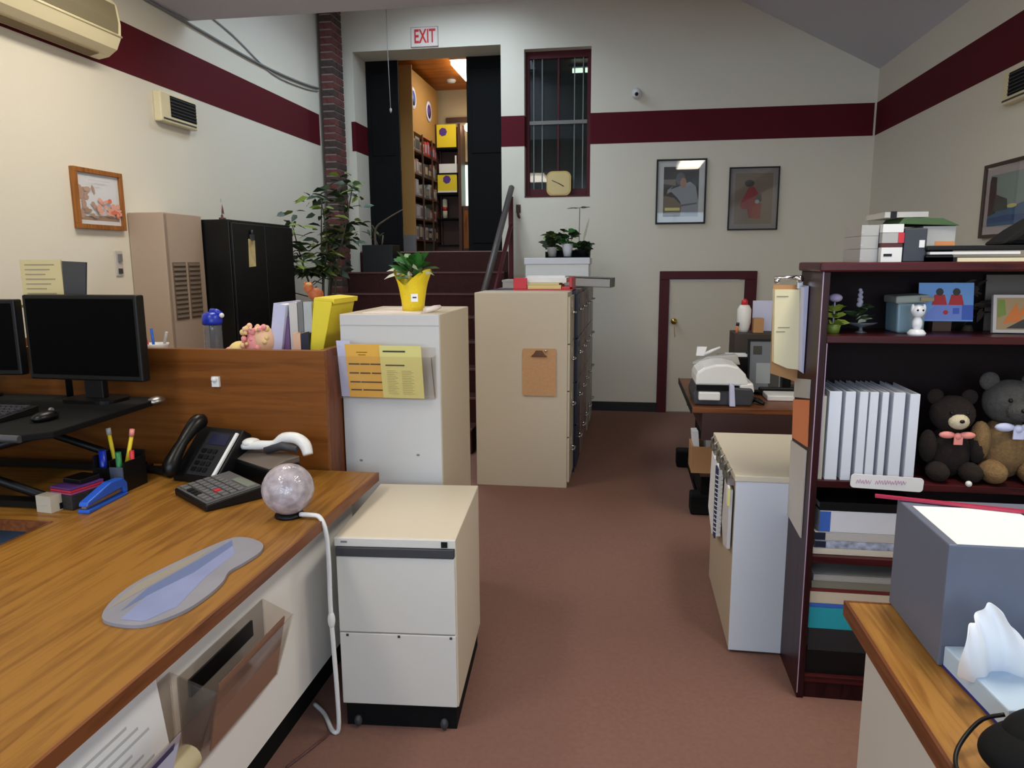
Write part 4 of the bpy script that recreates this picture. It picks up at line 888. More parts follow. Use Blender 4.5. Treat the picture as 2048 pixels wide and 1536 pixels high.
def leaning(name, label, x0, x1, y, z1, m_, lines, lm):
    s = thing(name, label, 'paper', ((x0+x1)/2, y, 1.002))
    yb, yt = y+.033, y
    part(s, 'sheet', MB().prism([(yb, 1.002), (yb+.004, 1.002), (yt+.004, z1), (yt, z1)], 'x', x0, x1), m_)
    l = MB()
    for (t, a, b, th) in lines:
        yy = yb+(yt-yb)*t; z = 1.002+(z1-1.002)*t
        l.prism([(yy-.0012, z), (yy-.0002, z), (yy-.0009, z+th), (yy-.0019, z+th)], 'x', x0+(x1-x0)*a, x0+(x1-x0)*b)
    part(s, 'print', l, lm); return s
leaning('flyer', 'plain white flyer at the left of the white cabinet pocket', -1.115, -1.06, 2.700, 1.228, PAPERB, [(.9, .1, .3, .002)], INKL)
leaning('flyer', 'orange ruled flyer in the white cabinet pocket', -1.078, -.930, 2.692, 1.216, ORNP, [(.62, .06, .36, .005), (.62, .38, .64, .005), (.62, .66, .96, .005), (.45, .06, .32, .005), (.45, .36, .64, .005), (.45, .68, .96, .005), (.28, .06, .34, .005), (.28, .36, .96, .005), (.13, .06, .36, .005), (.13, .4, .96, .005), (.85, .3, .6, .002), (.8, .35, .55, .002)], INK)
fl = leaning('flyer', 'pale yellow printed flyer at the right of the white cabinet pocket', -.938, -.772, 2.688, 1.212, YELP, [(.88, .08, .62, .006), (.62, .12, .58, .005)], INK)
ln = MB()
for k in range(14):
    t = .08+.034*k; 
    for (a, b) in ((.14, .40-.04*(k % 3)), (.50, .78-.05*(k % 2))):
        yy = 2.721-.033*t; z = 1.002+.21*t; x0, x1 = -.938, -.772
        ln.prism([(yy-.0012, z), (yy-.0002, z), (yy-.0006, z+.002), (yy-.0016, z+.002)], 'x', x0+(x1-x0)*a, x0+(x1-x0)*b)
part(fl, 'fine_print', ln, mat('faint_olive_ink', (184, 176, 112), .8))
# ------------------------------------------------------------------ yellow wrapped plant on the white cabinet
Zc = 1.327
solo('paper_mat', MB().box(-1.04, -.80, 2.80, 3.12, Zc, Zc+.004).tube([(-.80, 2.86, Zc+.008), (-.77, 2.90, Zc+.016), (-.755, 2.93, Zc+.02)], [.012, .012, .008], 8), mat('pale_pink_paper', (226, 214, 206), .8), 'pale paper sheet under the yellow wrapped plant', 'paper')
s = thing('potted_plant', 'green leafy plant in shiny yellow foil wrap on the white file cabinet', 'plant', (-.868, 2.93, Zc+.004))
rim = MB(); n = 32; vv = []; fs = []
cx, cy, z0 = -.868, 2.93, Zc+.004
for k, (r_, z) in enumerate(((.044, 0), (.047, .04), (.055, .09), (.066, .13), (.082, .16))):
    for j in range(n):
        a = 2*math.pi*j/n
        zz = z; rr = r_
        if k == 4: zz = .105 + .065*abs(math.cos(a+.35))**1.5 ; rr = .055+.028*abs(math.cos(a+.35))**1.5
        if k == 3: zz = .09+.03*abs(math.cos(a+.35)); rr = .055+.009*abs(math.cos(a+.35))
        if k in (0, 1, 2): rr *= 1+.03*(j % 2)
        vv.append((cx+rr*math.cos(a), cy+rr*math.sin(a), z0+zz))
for k in range(4):
    for j in range(n): fs.append((k*n+j, k*n+(j+1) % n, (k+1)*n+(j+1) % n, (k+1)*n+j))
fs.append(tuple(reversed(range(n))))
rim._add(vv, fs, 0, True); part(s, 'foil_wrap', rim, YEL)
part(s, 'soil', MB().lathe([(.0, .092), (.048, .092)], (cx, cy, z0), 20), SOIL)
part(s, 'price_tag', MB().at((cx+.022, cy-.0545, z0+.055), (R(-8), 0, R(20))).box(-.014, .014, -.001, .001, -.016, .016).box(-.008, .008, -.0015, .0, -.002, .004, 1), [PAPER, INKB])
lb = MB(); leafy(lb, (0, 0, 0), .1, .045, (1, 0, .5)); lme, _ = lb.mesh('leaf', LEAF); lb = MB(); leafy(lb, (0, 0, 0), .085, .022, (1, 0, .25)); lme2, _ = lb.mesh('leaf', LEAFP)
random.seed(11); iv = ROOTM[s.name]
for i in range(34):
    pale = i % 5 == 0
    o = bpy.data.objects.new('leaf', lme2 if pale else lme); COL.objects.link(o); o.parent = s
    r_ = random.uniform(0, .03) if not pale else .05; a = random.uniform(0, 6.28)
    o.location = iv @ Vector((cx+r_*math.cos(a), cy+r_*math.sin(a), z0+random.uniform(.125, .19) if not pale else z0+random.uniform(.14, .18)))
    o.rotation_euler = (random.uniform(-.3, .3), random.uniform(-.75, .2) if not pale else random.uniform(-.2, .3), a+random.uniform(-.4, .4)); o.scale = [random.uniform(.75, 1.1)]*3
# ------------------------------------------------------------------ row of file cabinets along the steps
def cab_row(label, y0, y1, xf, h, body, frontm, hm):
    s = thing('file_cabinet', label, 'filing cabinet', ((-1.0+xf)/2, (y0+y1)/2, 0))
    part(s, 'body', MB().box(-1.0, xf-.016, y0, y1, 0, h), body, .003)
    dh = (h-.06)/4
    for k in range(4):
        z = .04+k*dh
        d_ = part(s, 'drawer', MB().box(xf-.016, xf, y0+.008, y1-.008, z, z+dh-.008), frontm, .002)
        part(d_, 'handle', MB().tube([(xf, (y0+y1)/2-.05, z+dh*.62), (xf+.022, (y0+y1)/2-.045, z+dh*.62), (xf+.022, (y0+y1)/2+.045, z+dh*.62), (xf, (y0+y1)/2+.05, z+dh*.62)], .006, 6), hm)
        part(d_, 'label_holder', MB().box(xf, xf+.004, (y0+y1)/2-.035, (y0+y1)/2+.035, z+dh*.74, z+dh*.88), frontm)
    return s
cab_row('tan file cabinet with a clipboard on its side, first of the long row', 4.80, 5.18, -.362, 1.325, TAN, TAN, CHROME)
cab_row('navy file cabinet second in the long row, next to the tan one', 5.19, 5.57, -.338, 1.322, NAVY, NAVY, CHROME)
cab_row('taupe file cabinet third in the long row behind the navy one', 5.58, 5.96, -.332, 1.32, TAUPE, TAUPE, CHROME)
cab_row('brown-grey file cabinet fourth in the long row', 5.97, 6.35, -.330, 1.32, mat('brown_grey_steel', (112, 92, 88), .45), TAUPE, CHROME)
cab_row('grey file cabinet fifth in the long row', 6.36, 6.74, -.322, 1.32, GREYS, GREYS, CHROME)
cab_row('light grey file cabinet farthest in the long row, beside the back wall', 6.75, 7.13, -.318, 1.32, GREYS, mat('light_grey_steel', (160, 156, 150), .45), STEEL)
s = thing('clipboard', 'brown hardboard clipboard hanging on the tan file cabinet side', 'clipboard', (-.564, 4.79, .63))
part(s, 'board', MB().at((-.564, 0, .797)).prism(rrect(.226, .318, .012), 'y', 4.790, 4.797), CORK)
part(s, 'clip', MB().prism([(-.62, .905), (-.51, .905), (-.53, .922), (-.545, .945), (-.585, .945), (-.60, .922)], 'y', 4.777, 4.789), mat('bronze_clip', (120, 86, 66), .35, metal=.8), .002)
part(s, 'rivet', MB().ball((-.52, 4.786, .942), .010), CHROME)
s = thing('paper_tray', 'red plastic letter tray on the tan and navy file cabinets', 'tray', (-.58, 5.330, 1.325))
part(s, 'base', MB().box(-.79, -.375, 5.150, 5.510, 1.326, 1.334), RED); part(s, 'side', MB().box(-.79, -.695, 5.150, 5.180, 1.334, 1.412).box(-.79, -.782, 5.180, 5.510, 1.334, 1.412), RED, .004)
part(s, 'side', MB().box(-.45, -.375, 5.150, 5.180, 1.334, 1.352).box(-.395, -.375, 5.150, 5.510, 1.334, 1.418), RED, .004)
solo('manila_stack', MB().box(-.69, -.455, 5.160, 5.470, 1.335, 1.362).box(-.70, -.47, 5.170, 5.480, 1.364, 1.376), mat('manila', (222, 204, 146), .8), 'manila folders lying in the red letter tray', 'folders')
solo('paper_ream', MB().box(-.72, -.42, 5.190, 5.490, 1.378, 1.412).at((-.57, 5.340, 1.412), (0, 0, R(4))).box(-.14, .13, -.14, .14, 0, .012), PAPER, 'white papers piled on the manila folders in the red tray', 'paper')
s = thing('ring_binder', 'grey ring binder overhanging the file cabinet row above the aisle', 'binder', (-.285, 5.95, 1.325))
part(s, 'cover', MB().at((-.285, 5.92, 1.372), (0, R(2), R(-6))).box(-.20, .18, -.12, .12, -.045, -.04).box(-.20, .18, -.12, .12, .025, .03).box(.175, .18, -.12, .12, -.04, .025), mat('grey_binder', (110, 108, 102), .5), .002)
part(s, 'sheets', MB().at((-.285, 5.92, 1.372), (0, R(2), R(-6))).box(-.19, .17, -.115, .115, -.039, .02), LGREY)
solo('document_box', MB().box(-.96, -.80, 5.7, 5.95, 1.322, 1.37).box(-.965, -.795, 5.695, 5.955, 1.37, 1.385), LGREY, 'low light grey box on the file cabinets beside the stair rail', 'box')
s = thing('storage_box', 'white lidded storage box on the farther file cabinets', 'box', (-.62, 6.75, 1.32))
part(s, 'box', MB().box(-.90, -.335, 6.58, 6.95, 1.322, 1.50), WHITEP, .003); part(s, 'lid', MB().box(-.91, -.325, 6.57, 6.96, 1.50, 1.557), mat('white_lid', (226, 226, 232), .5), .004)
Zq = 1.557
s = thing('plant_tray', 'shallow black tray under the little pots on the white storage box', 'tray', (-.53, 6.75, Zq))
part(s, 'tray', MB().box(-.73, -.335, 6.66, 6.86, Zq, Zq+.01).box(-.73, -.335, 6.85, 6.86, Zq+.01, Zq+.07).box(-.73, -.722, 6.66, 6.85, Zq+.01, Zq+.055).box(-.343, -.335, 6.66, 6.85, Zq+.01, Zq+.075), BLACKM)
def small_pot(label, x, y, r0, r1, h, pm, n, lm, L, hgt, seed):
    random.seed(seed); s = thing('potted_plant', label, 'plant', (x, y, Zq+.01))
    part(s, 'pot', MB().lathe([(r0, 0), (r1, h-.01), (r1+.004, h), (r1-.004, h), (r1-.008, h-.015), (0, h-.018)], (x, y, Zq+.01), 18), pm)
    b = MB()
    for i in range(n):
        a = random.uniform(0, 6.28); c = (x+random.uniform(-.4,.4)*r1*2, y+random.uniform(-.02,.02), Zq+h+random.uniform(0, hgt))
        leafy(b, c, L*random.uniform(.6, 1), L*.5, (math.cos(a), math.sin(a), random.uniform(-.1,.7)), random.choice([0,0,1]))
    b.tube([(x, y, Zq+h-.01), (x+.01, y, Zq+h+hgt*.6)], .004, 5, 0)
    part(s, 'foliage', b, lm); return s
small_pot('green plant in a ribbed grey-white pot, left on the white box', -.675, 6.73, .036, .045, .085, mat('greywhite_pot', (180, 178, 172), .6), 46, [LEAFD, LEAFY], .115, .12, 5)
small_pot('green plant in a smooth white pot, middle of the white box', -.535, 6.72, .034, .052, .115, CERAM, 40, [LEAFD, LEAF], .11, .12, 6)
s = small_pot('dark leafy plant with a tall bare stem, right on the white box', -.395, 6.74, .045, .055, .06, BLACKM, 60, [LEAFD, LEAFD], .085, .08, 9)
part(s, 'tall_stem', MB().tube([(-.43, 6.74, Zq+.05), (-.432, 6.74, 1.75), (-.428, 6.74, 2.0)], .0035, 6), STEM)
b = MB()
for dx, dv in ((-.02, (-1,0,-.05)), (.01, (-.8,.3,-.05)), (0, (1,0,.05)), (-.05, (-1,-.2,-.1)), (.03, (1,.2,.1))): leafy(b, (-.428+dx, 6.74, 2.0), .07, .03, dv, 0, .05)
part(s, 'top_leaf', b, LEAFD)
b = MB()
leafy(b, (-.40, 6.74, 1.68), .24, .03, (.25, 0, 1), 0, .0); part(s, 'dry_leaf', b, mat('dry_leaf', (176, 166, 146), .7))

# ------------------------------------------------------------------ right: printer table
s = thing('printer_table', 'walnut topped table with dark apron and black feet, holding the printer', 'table', (.95, 4.5, 0))
part(s, 'top', MB().box(.365, 1.75, 4.0, 5.02, .71, .74), WALNUT, .003); part(s, 'edge', MB().box(.36, .365, 4.0, 5.02, .705, .741), BLACK)
part(s, 'apron', MB().box(.42, 1.72, 4.0, 4.03, .56, .71), WALNUTD); part(s, 'apron', MB().box(.42, 1.72, 4.97, 5.0, .56, .71), WALNUTD); part(s, 'side_apron', MB().box(.42, .45, 4.03, 4.97, .60, .71), WALNUTD)
for x in (.5, 1.65): part(s, 'leg', MB().box(x-.03, x+.03, 4.4, 4.9, .06, .71), BLACKM)
for x in (.47, 1.65):
    part(s, 'foot', MB().box(x-.06, x+.06, 4.37, 4.50, 0, .125), BLACKM, .012); part(s, 'foot', MB().box(x-.075, x+.055, 5.42, 5.55, 0, .125), BLACKM, .012)
    part(s, 'floor_bar', MB().box(x+.0, x+.05, 4.50, 5.42, .02, .08), BLACKM)
part(s, 'support_shelf', MB().box(.44, 1.6, 4.18, 4.95, .30, .315), WALNUTD)
s = thing('cardboard_box', 'brown cardboard box of papers on the shelf bar under the printer table', 'box', (.60, 4.30, .315))
part(s, 'box', MB().box(.39, .40, 4.2, 4.40, .33, .47).box(.40, .80, 4.2, 4.21, .33, .47).box(.40, .80, 4.39, 4.40, .33, .47).box(.39, .80, 4.2, 4.40, .315, .33), KRAFT)
for k, x in enumerate((.44, .50, .57)): part(s, 'paper_bundle', MB().at((x-.01, 4.30, .332), (R(4*k-4), R(-5+5*k), 0)).box(-.016, .016, -.07, .07, 0, .215-.02*k), PAPER if k != 1 else LGREY)
s = thing('label_printer', 'white domed desktop printer with black base on the walnut table', 'printer', (.54, 4.2, .74))
part(s, 'base', MB().at((.535, 0, 0)).prism([(-.155, .741), (.15, .741), (.165, .80), (.15, .84), (-.145, .85), (-.165, .80)], 'y', 4.06, 4.36), DGREY, .01)
dome = [(.385, .85), (.385, .90), (.395, .925), (.43, .95), (.49, .968), (.55, .97), (.61, .955), (.65, .915), (.665, .87), (.67, .85)]
part(s, 'dome', MB().prism(dome, 'y', 4.07, 4.34), WHITEP, .012)
part(s, 'slot', MB().box(.39, .57, 4.052, 4.075, .825, .855), BLACKM); part(s, 'paper_tray', MB().box(.40, .515, 4.03, 4.07, .775, .82), WHITEP, .006)
part(s, 'side_cover', MB().prism([(.62, .86), (.69, .87), (.70, .82), (.67, .77), (.62, .745)], 'y', 4.07, 4.32), WHITEP, .01)
part(s, 'label_tongue', MB().prism([(.565, .745), (.595, .745), (.585, .86), (.56, .87)], 'y', 4.02, 4.06), PAPERB, .004)
part(s, 'rear_tray', MB().prism([(.39, .93), (.47, .975), (.64, .99), (.66, .93)], 'y', 4.34, 4.42), LGREY, .006)
solo('crumpled_receipt', MB().prism([(.41, .978), (.455, .978), (.47, 1.03), (.415, 1.03)], 'y', 4.36, 4.38).tube([(.455, 4.37, .985), (.50, 4.36, 1.01), (.545, 4.36, 1.03)], [.012, .009, .006], 6), PAPER, 'white curled receipt sticking up from the back of the printer', 'paper')
solo('black_cable', MB().tube([(.70, 4.16, .75), (.72, 4.12, .77), (.75, 4.14, .755), (.73, 4.18, .76), (.69, 4.14, .775), (.76, 4.10, .75)], .010, 8), BLACK, 'tangle of black cable beside the desktop printer', 'cable')
s = thing('file_organizer', 'dark desktop organizer box behind the printer', 'organizer', (.80, 4.72, .74))
part(s, 'box', MB().box(.66, .97, 4.62, 4.85, .74, 1.085), mat('dark_brown_plastic', (58, 48, 42), .6), .004); part(s, 'low_bin', MB().box(.55, .97, 4.45, 4.62, .74, .96), BLACKM, .01)
solo('white_sheet_pile', MB().box(.60, .72, 4.47, 4.58, .961, .972), PAPER, 'thin white sheets on the black box behind the printer', 'paper')
s = thing('framed_photo', 'black framed grey photograph standing behind the printer', 'picture', (.82, 4.42, .74))
part(s, 'frame', MB().at((.815, 4.43, .76), (R(-6), 0, 0)).box(-.10, -.088, -.01, .01, 0, .31).box(.088, .10, -.01, .01, 0, .31).box(-.088, .088, -.01, .01, 0, .012).box(-.088, .088, -.01, .01, .298, .31), BLACK)
part(s, 'print', MB().at((.815, 4.43, .76), (R(-6), 0, 0)).box(-.088, .088, -.004, .004, .012, .298).box(-.07, -.02, -.0055, -.004, .22, .27, 1).box(-.05, .03, -.0055, -.004, .05, .17, 2).box(.02, .08, -.005, -.004, .03, .12, 1), [mat('slate_photo', (110, 116, 122), .4), DKPR, GREYPR])
s = thing('squeeze_bottle', 'white bottle with a red cap on the dark organizer', 'bottle', (.725, 4.72, 1.086))
part(s, 'body', MB().lathe([(.030, 0), (.034, .02), (.042, .06), (.042, .14), (.030, .165), (.016, .17)], (.725, 4.72, 1.086), 20), WHITEP); part(s, 'cap', MB().lathe([(.02, .168), (.018, .195), (.008, .205), (0, .206)], (.725, 4.72, 1.086), 16), RED)
solo('marker_pen', MB().tube([(.675, 4.65, 1.086), (.678, 4.65, 1.13)], .009, 8).tube([(.678, 4.65, 1.13), (.68, 4.65, 1.15)], .010, 8, 1), [SALMON, NAVY], 'short orange marker with a dark cap on the organizer', 'marker')
solo('kraft_carton', MB().box(.775, .835, 4.66, 4.72, 1.086, 1.175), KRAFT, 'small brown carton next to the red capped bottle', 'carton', bevel=.002)
solo('white_card', MB().at((.86, 4.80, 1.086), (R(-4), 0, 0)).box(-.07, .08, 0, .004, 0, .19), PAPERB, 'white card standing upright on the dark organizer', 'card')
solo('white_tablet', MB().box(.80, 1.03, 4.24, 4.40, .741, .772), WHITEP, 'white flat box lying on the walnut table front', 'box', bevel=.006)
solo('black_case', MB().box(.78, 1.10, 4.42, 4.56, .741, .79), BLACK, 'black flat case behind the white flat box', 'case', bevel=.01)
# ------------------------------------------------------------------ low white cabinet with hanging pads
s = thing('low_cabinet', 'low pale two-drawer cabinet beside the mahogany bookcase', 'cabinet', (.645, 3.12, 0))
part(s, 'body', MB().box(.425, .885, 2.782, 3.48, .01, .70), mat('tan_grey_steel', (186, 170, 146), .5), .003); part(s, 'lid', MB().box(.420, .890, 2.770, 3.485, .70, .725), PUTTY, .004)
part(s, 'front_face', MB().box(.425, .885, 2.774, 2.782, .01, .70), mat('pale_blue_grey_steel', (212, 218, 228), .45), .002)
s = thing('spiral_calendar', 'white spiral bound pad hanging from the low cabinet side', 'notepad', (.40, 3.2, .30))
part(s, 'pages', MB().prism([(3.05, .67), (3.30, .68), (3.36, .40), (3.20, .33), (3.06, .37)], 'x', .395, .415), PAPER)
part(s, 'cover', MB().prism([(3.045, .67), (3.095, .672), (3.10, .36), (3.06, .36)], 'x', .388, .395), mat('navy_dotted_cover', (44, 54, 90), .6))
for k in range(14): part(s, 'coil', MB().at((.40, 3.045, .395+k*.019), (0, 0, 0)).tube([(-.012, .02, 0), (-.014, 0, .002), (0, -.012, 0), (.012, 0, -.002), (.008, .02, 0)], .002, 5), WHITEP)
solo('hanging_sheets', MB().prism([(2.79, .66), (2.93, .67), (2.97, .47), (2.90, .40), (2.80, .42)], 'x', .405, .418), mat('greyed_paper', (206, 202, 204), .8), 'loose grey-white sheets hanging from the low cabinet corner', 'paper')
s = thing('clip_strip', 'row of metal bulldog clips along the low cabinet edge', 'clips', (.41, 3.05, .70))
for k, y in enumerate((2.83, 2.93, 3.04, 3.15, 3.26, 3.37)): part(s, 'clip', MB().box(.398, .424, y-.025, y+.025, .675, .700).tube([(.405, y, .70), (.40, y, .722), (.415, y, .735)], .005, 6), mat('olive_metal', (128, 126, 112), .4, metal=.6) if k % 2 else STEEL)
solo('name_tag', MB().at((.402, 2.80, .60), (0, 0, 0)).box(-.004, .004, -.02, .015, 0, .075).box(-.0045, .0045, -.021, -.016, 0, .07, 1), [PAPER, YELP], 'small white and yellow tag clipped to the low cabinet corner', 'tag')
solo('rubber_stopper', MB().ball((.74, 3.22, .737), (.018, .02, .014)).lathe([(.012, 0), (.008, .01)], (.74, 3.22, .725), 12), BLACK, 'small black rubber stopper sitting on the low cabinet top', 'stopper')
# ------------------------------------------------------------------ mahogany bookcase
BX0, BX1, BY0, BY1 = .622, 1.53, 2.495, 2.79
s = thing('bookcase', 'mahogany bookcase with five open shelves at the right', 'bookcase', (1.076, 2.64, 0))
part(s, 'side_panel', MB().box(BX0, BX0+.024, BY0, BY1, 0, 1.49), MAHOG, .002); part(s, 'side_panel', MB().box(BX1-.024, BX1, BY0, BY1, 0, 1.49), MAHOG, .002)
part(s, 'top', MB().box(BX0-.012, BX1+.012, BY0-.012, BY1, 1.49, 1.52), MAHOGX, .006); part(s, 'back_board', MB().box(BX0+.024, BX1-.024, BY1-.008, BY1, .04, 1.49), MAHOGB)
for z in (1.285, .797, .528, .085): part(s, 'shelf', MB().box(BX0+.024, BX1-.024, BY0+.004, BY1-.008, z-.024, z), MAHOGX, .002)
part(s, 'plinth', MB().box(BX0+.024, BX1-.024, BY0+.01, BY0+.03, 0, .061), MAHOG)
part(s, 'corner_edge', MB().box(BX0, BX0+.003, BY0-.001, BY0+.002, .02, 1.49).box(BX0+.0245, BX0+.027, BY0-.001, BY0+.002, .82, 1.26), mat('edge_highlight', (176, 150, 176), .4))  # pale strips paint the highlight along the front edges
part(s, 'shelf_pin', MB().ball((1.115, BY0+.003, .805), .010), WHITEP)
# things on the top
T0 = 1.52
for k, (z, h, l) in enumerate(((0, .042, 'lowest'), (.043, .040, 'middle'), (.084, .034, 'topmost'))):
    solo('white_carton', MB().box(.748, .801, 2.56, 2.75, T0+z, T0+z+h).box(.7475, .755, 2.559, 2.57, T0+z+.008, T0+z+.012, 1), [LGREY, INKL], 'small grey-white carton at the left end of the bookcase top, %s of its pile' % l, 'carton')
ms = [(0, .046, WHITEP, 'off-white'), (.047, .012, mat('dark_red_cover', (84, 26, 28), .5), 'dark red'), (.060, .032, LGREY, 'grey'), (.093, .026, WHITEP, 'white')]
for (z, h, m_, l) in ms:
    b = MB().box(.803, .865, 2.53, 2.75, T0+z, T0+z+h)
    if l == 'grey': b.box(.850, .868, 2.5285, 2.53, T0+z, T0+z+h, 1)
    if l == 'off-white': b.box(.81, .835, 2.5285, 2.53, T0+.018, T0+.026, 2)
    solo('boxed_supplies', b, [m_, RED, BLACK], '%s flat supply box in the middle pile on the bookcase top' % l, 'box')
s = thing('magazine_file', 'slate magazine file with a white label on the bookcase top', 'magazine file', (.90, 2.62, T0))
part(s, 'case', MB().box(.868, .935, 2.525, 2.74, T0, T0+.105), mat('slate_binder', (54, 58, 68), .5), .003); part(s, 'label', MB().box(.912, .928, 2.5235, 2.525, T0+.045, T0+.068), PAPER)
s = thing('boxed_set', 'grey-white box with an orange stripe on the bookcase top', 'box', (.985, 2.66, T0))
part(s, 'box', MB().box(.937, 1.035, 2.57, 2.75, T0+.042, T0+.113), LGREY, .002); part(s, 'stripe', MB().box(.975, 1.033, 2.5685, 2.57, T0+.047, T0+.065), mat('orange_stripe', (214, 140, 84), .6)); part(s, 'support', MB().box(.94, 1.035, 2.58, 2.75, T0, T0+.042), BLACKM)
s = thing('green_book', 'green covered books lying across the pile on the bookcase top', 'book', (.93, 2.66, T0+.121))
part(s, 'cover', MB().prism([(.86, T0+.121), (1.04, T0+.114), (.99, T0+.137), (.875, T0+.140)], 'y', 2.56, 2.74), mat('moss_cover', (64, 92, 52), .6))
s = thing('black_binder', 'grey and black binder lying topmost on the bookcase pile', 'binder', (.87, 2.66, T0+.141))
part(s, 'cover', MB().at((0, 0, 0)).box(.815, .945, 2.56, 2.75, T0+.141, T0+.158), LGREY); part(s, 'spine', MB().box(.832, .85, 2.557, 2.56, T0+.138, T0+.160), BLACK)
s = thing('flat_tray', 'long black letter tray holding white paper on the bookcase top', 'tray', (1.15, 2.60, T0))
part(s, 'lower_shell', MB().box(.93, 1.40, 2.51, 2.56, T0+.0, T0+.014).box(.93, 1.01, 2.51, 2.56, T0+.0, T0+.02), BLACK); part(s, 'upper_shell', MB().box(.93, 1.40, 2.505, 2.565, T0+.035, T0+.05), BLACK, .003); part(s, 'paper', MB().box(.94, 1.20, 2.508, 2.56, T0+.023, T0+.031), PAPER); part(s, 'wooden_slat', MB().box(1.02, 1.40, 2.503, 2.508, T0, T0+.012), CREAMP)
s = thing('black_bag', 'black soft bag at the right end of the bookcase top', 'bag', (1.30, 2.60, T0+.05))
part(s, 'body', MB().at((1.30, 2.63, T0+.052)).prism([(-.13, 0), (.18, 0), (.18, .09), (.10, .11), (.0, .095), (-.07, .05)], 'y', -.06, .08), BLACKM, .015)
# first shelf
S1 = 1.285
s = thing('artificial_plant', 'lilac flower with yellow-green leaves at the left of the top bookcase shelf', 'plant', (.69, 2.60, S1))
part(s, 'pot', MB().lathe([(.02, 0), (.026, .03), (.022, .03), (0, .026)], (.69, 2.60, S1), 14), LEAFY)
b = MB()
for i in range(22):
    a = 6.28*i/22; leafy(b, (.69, 2.60, S1+.03+.02*(i % 3)), .055, .024, (math.cos(a), math.sin(a), .35+.25*(i % 3)), i % 2)
part(s, 'foliage', b, [LEAFY, mat('lime_leaf', (158, 172, 70), .5)]); part(s, 'flower', MB().ball((.69, 2.59, S1+.118), (.022, .02, .014)).tube([(.69, 2.6, S1+.03), (.69, 2.595, S1+.11)], .003, 5), mat('lilac_bloom', (178, 164, 196), .8))
s = thing('glass_dish_plant', 'small dark plant with a lilac spike in a glass footed dish', 'plant', (.785, 2.62, S1))
part(s, 'dish', MB().lathe([(.022, 0), (.006, .006), (.005, .018), (.035, .026), (.05, .034), (.047, .036), (0, .028)], (.785, 2.62, S1), 18), CLEARP)
b = MB(); random.seed(4)
for i in range(26):
    a = 6.28*i/26; leafy(b, (.785+random.uniform(-.02,.02), 2.62, S1+.035+random.uniform(0,.05)), .05, .018, (math.cos(a), math.sin(a), random.uniform(.1, .9)), i % 4 == 0)
part(s, 'foliage', b, [LEAFD, LEAFP]); b = MB()
for k in range(7): b.ball((.772+.003*(k % 2), 2.61, S1+.095+k*.008), .010-.0006*k, 0, 8, 6)
part(s, 'flower_spike', b, mat('pale_lilac_bloom', (160, 156, 176), .8))
s = thing('food_container', 'pale blue plastic container with a grey lid on the top bookcase shelf', 'container', (.935, 2.66, S1))
part(s, 'tub', MB().at((.935, 0, 0)).prism([(-.042, S1), (.042, S1), (.046, S1+.10), (-.046, S1+.10)], 'y', 2.60, 2.72), BLUCL, .008); part(s, 'lid', MB().at((.935, 2.66, S1+.10), (0, R(-3), 0)).box(-.052, .052, -.062, .062, 0, .026), mat('grey_green_lid', (150, 156, 146), .5), .006)
part(s, 'latch', MB().box(.955, .995, 2.588, 2.594, S1+.108, S1+.120), mat('tan_latch', (150, 130, 100), .5))
s = thing('figurine', 'white china animal figurine on a round base in front of the container', 'figurine', (.932, 2.54, S1))
part(s, 'base', MB().lathe([(.026, 0), (.028, .008), (.02, .018), (.014, .02)], (.932, 2.54, S1), 18), CERAM)
part(s, 'body', MB().ball((.932, 2.54, S1+.038), (.016, .015, .024)).ball((.932, 2.538, S1+.078), (.021, .019, .021)).ball((.915, 2.54, S1+.085), (.006, .008, .016)).ball((.949, 2.54, S1+.085), (.006, .008, .016)), CERAM)
for dx in (-.008, .008): part(s, 'eye', MB().ball((.932+dx, 2.521, S1+.082), .0035, 0, 8, 6), BLACK)
s = thing('photograph', 'unframed photograph of two red-shirted figures holding a blue banner', 'photograph', (1.05, 2.66, S1))
A = ((1.07, 2.68, S1+.04), (R(-8), 0, R(-3)))
p = MB().at(*A).box(-.085, .085, -.002, .002, -.005, .125, 0)
p.poly([(-.075,-.0026,.0),(.05,-.0026,.0),(.05,-.0026,.055),(-.03,-.0026,.055)], 1)
for dx in (-.02, .032):
    p.poly([(dx-.024,-.0028,.05),(dx+.024,-.0028,.05),(dx+.016,-.0028,.085),(dx-.016,-.0028,.085)], 2); p.poly([(dx+.012*math.cos(t*.628),-.003,.094+.013*math.sin(t*.628)) for t in range(10)], 3)
p.poly([(.05,-.0027,.0),(.085,-.0027,.0),(.085,-.0027,.05),(.05,-.0027,.05)], 4)
p.poly([(.0+.008*math.cos(t*.628),-.0031,.025+.008*math.sin(t*.628)) for t in range(10)], 2); p.box(.022, .042, -.0031, -.002, .02, .04, 4)
part(s, 'print', p, [SKYB, mat('periwinkle_print', (120, 140, 214), .5), REDP, DKPR, NAVP]); part(s, 'backing_stand', MB().box(1.04, 1.10, 2.70, 2.74, S1, S1+.05), DWOOD)
s = thing('pine_bouquet', 'dark dried foliage bunch behind the photograph on the top shelf', 'dried foliage', (1.16, 2.70, S1))
b = MB(); random.seed(8)
for i in range(40):
    a = random.uniform(0, 6.28); leafy(b, (1.16+random.uniform(-.03,.03), 2.72, S1+random.uniform(.01,.15)), .06, .016, (math.cos(a), -.3*abs(math.sin(a)), random.uniform(.2, 1)), 0)
b.lathe([(.02, 0), (.012, .02)], (1.16, 2.72, S1), 10); part(s, 'twigs', b, mat('dark_brown_twig', (56, 44, 32), .8))
picture_shapes = None
s = thing('photo_frame', 'pale framed photo with orange shapes at the right of the top shelf', 'picture', (1.27, 2.60, S1))
A = ((1.285, 2.62, S1+.002), (R(-10), 0, R(-4)))
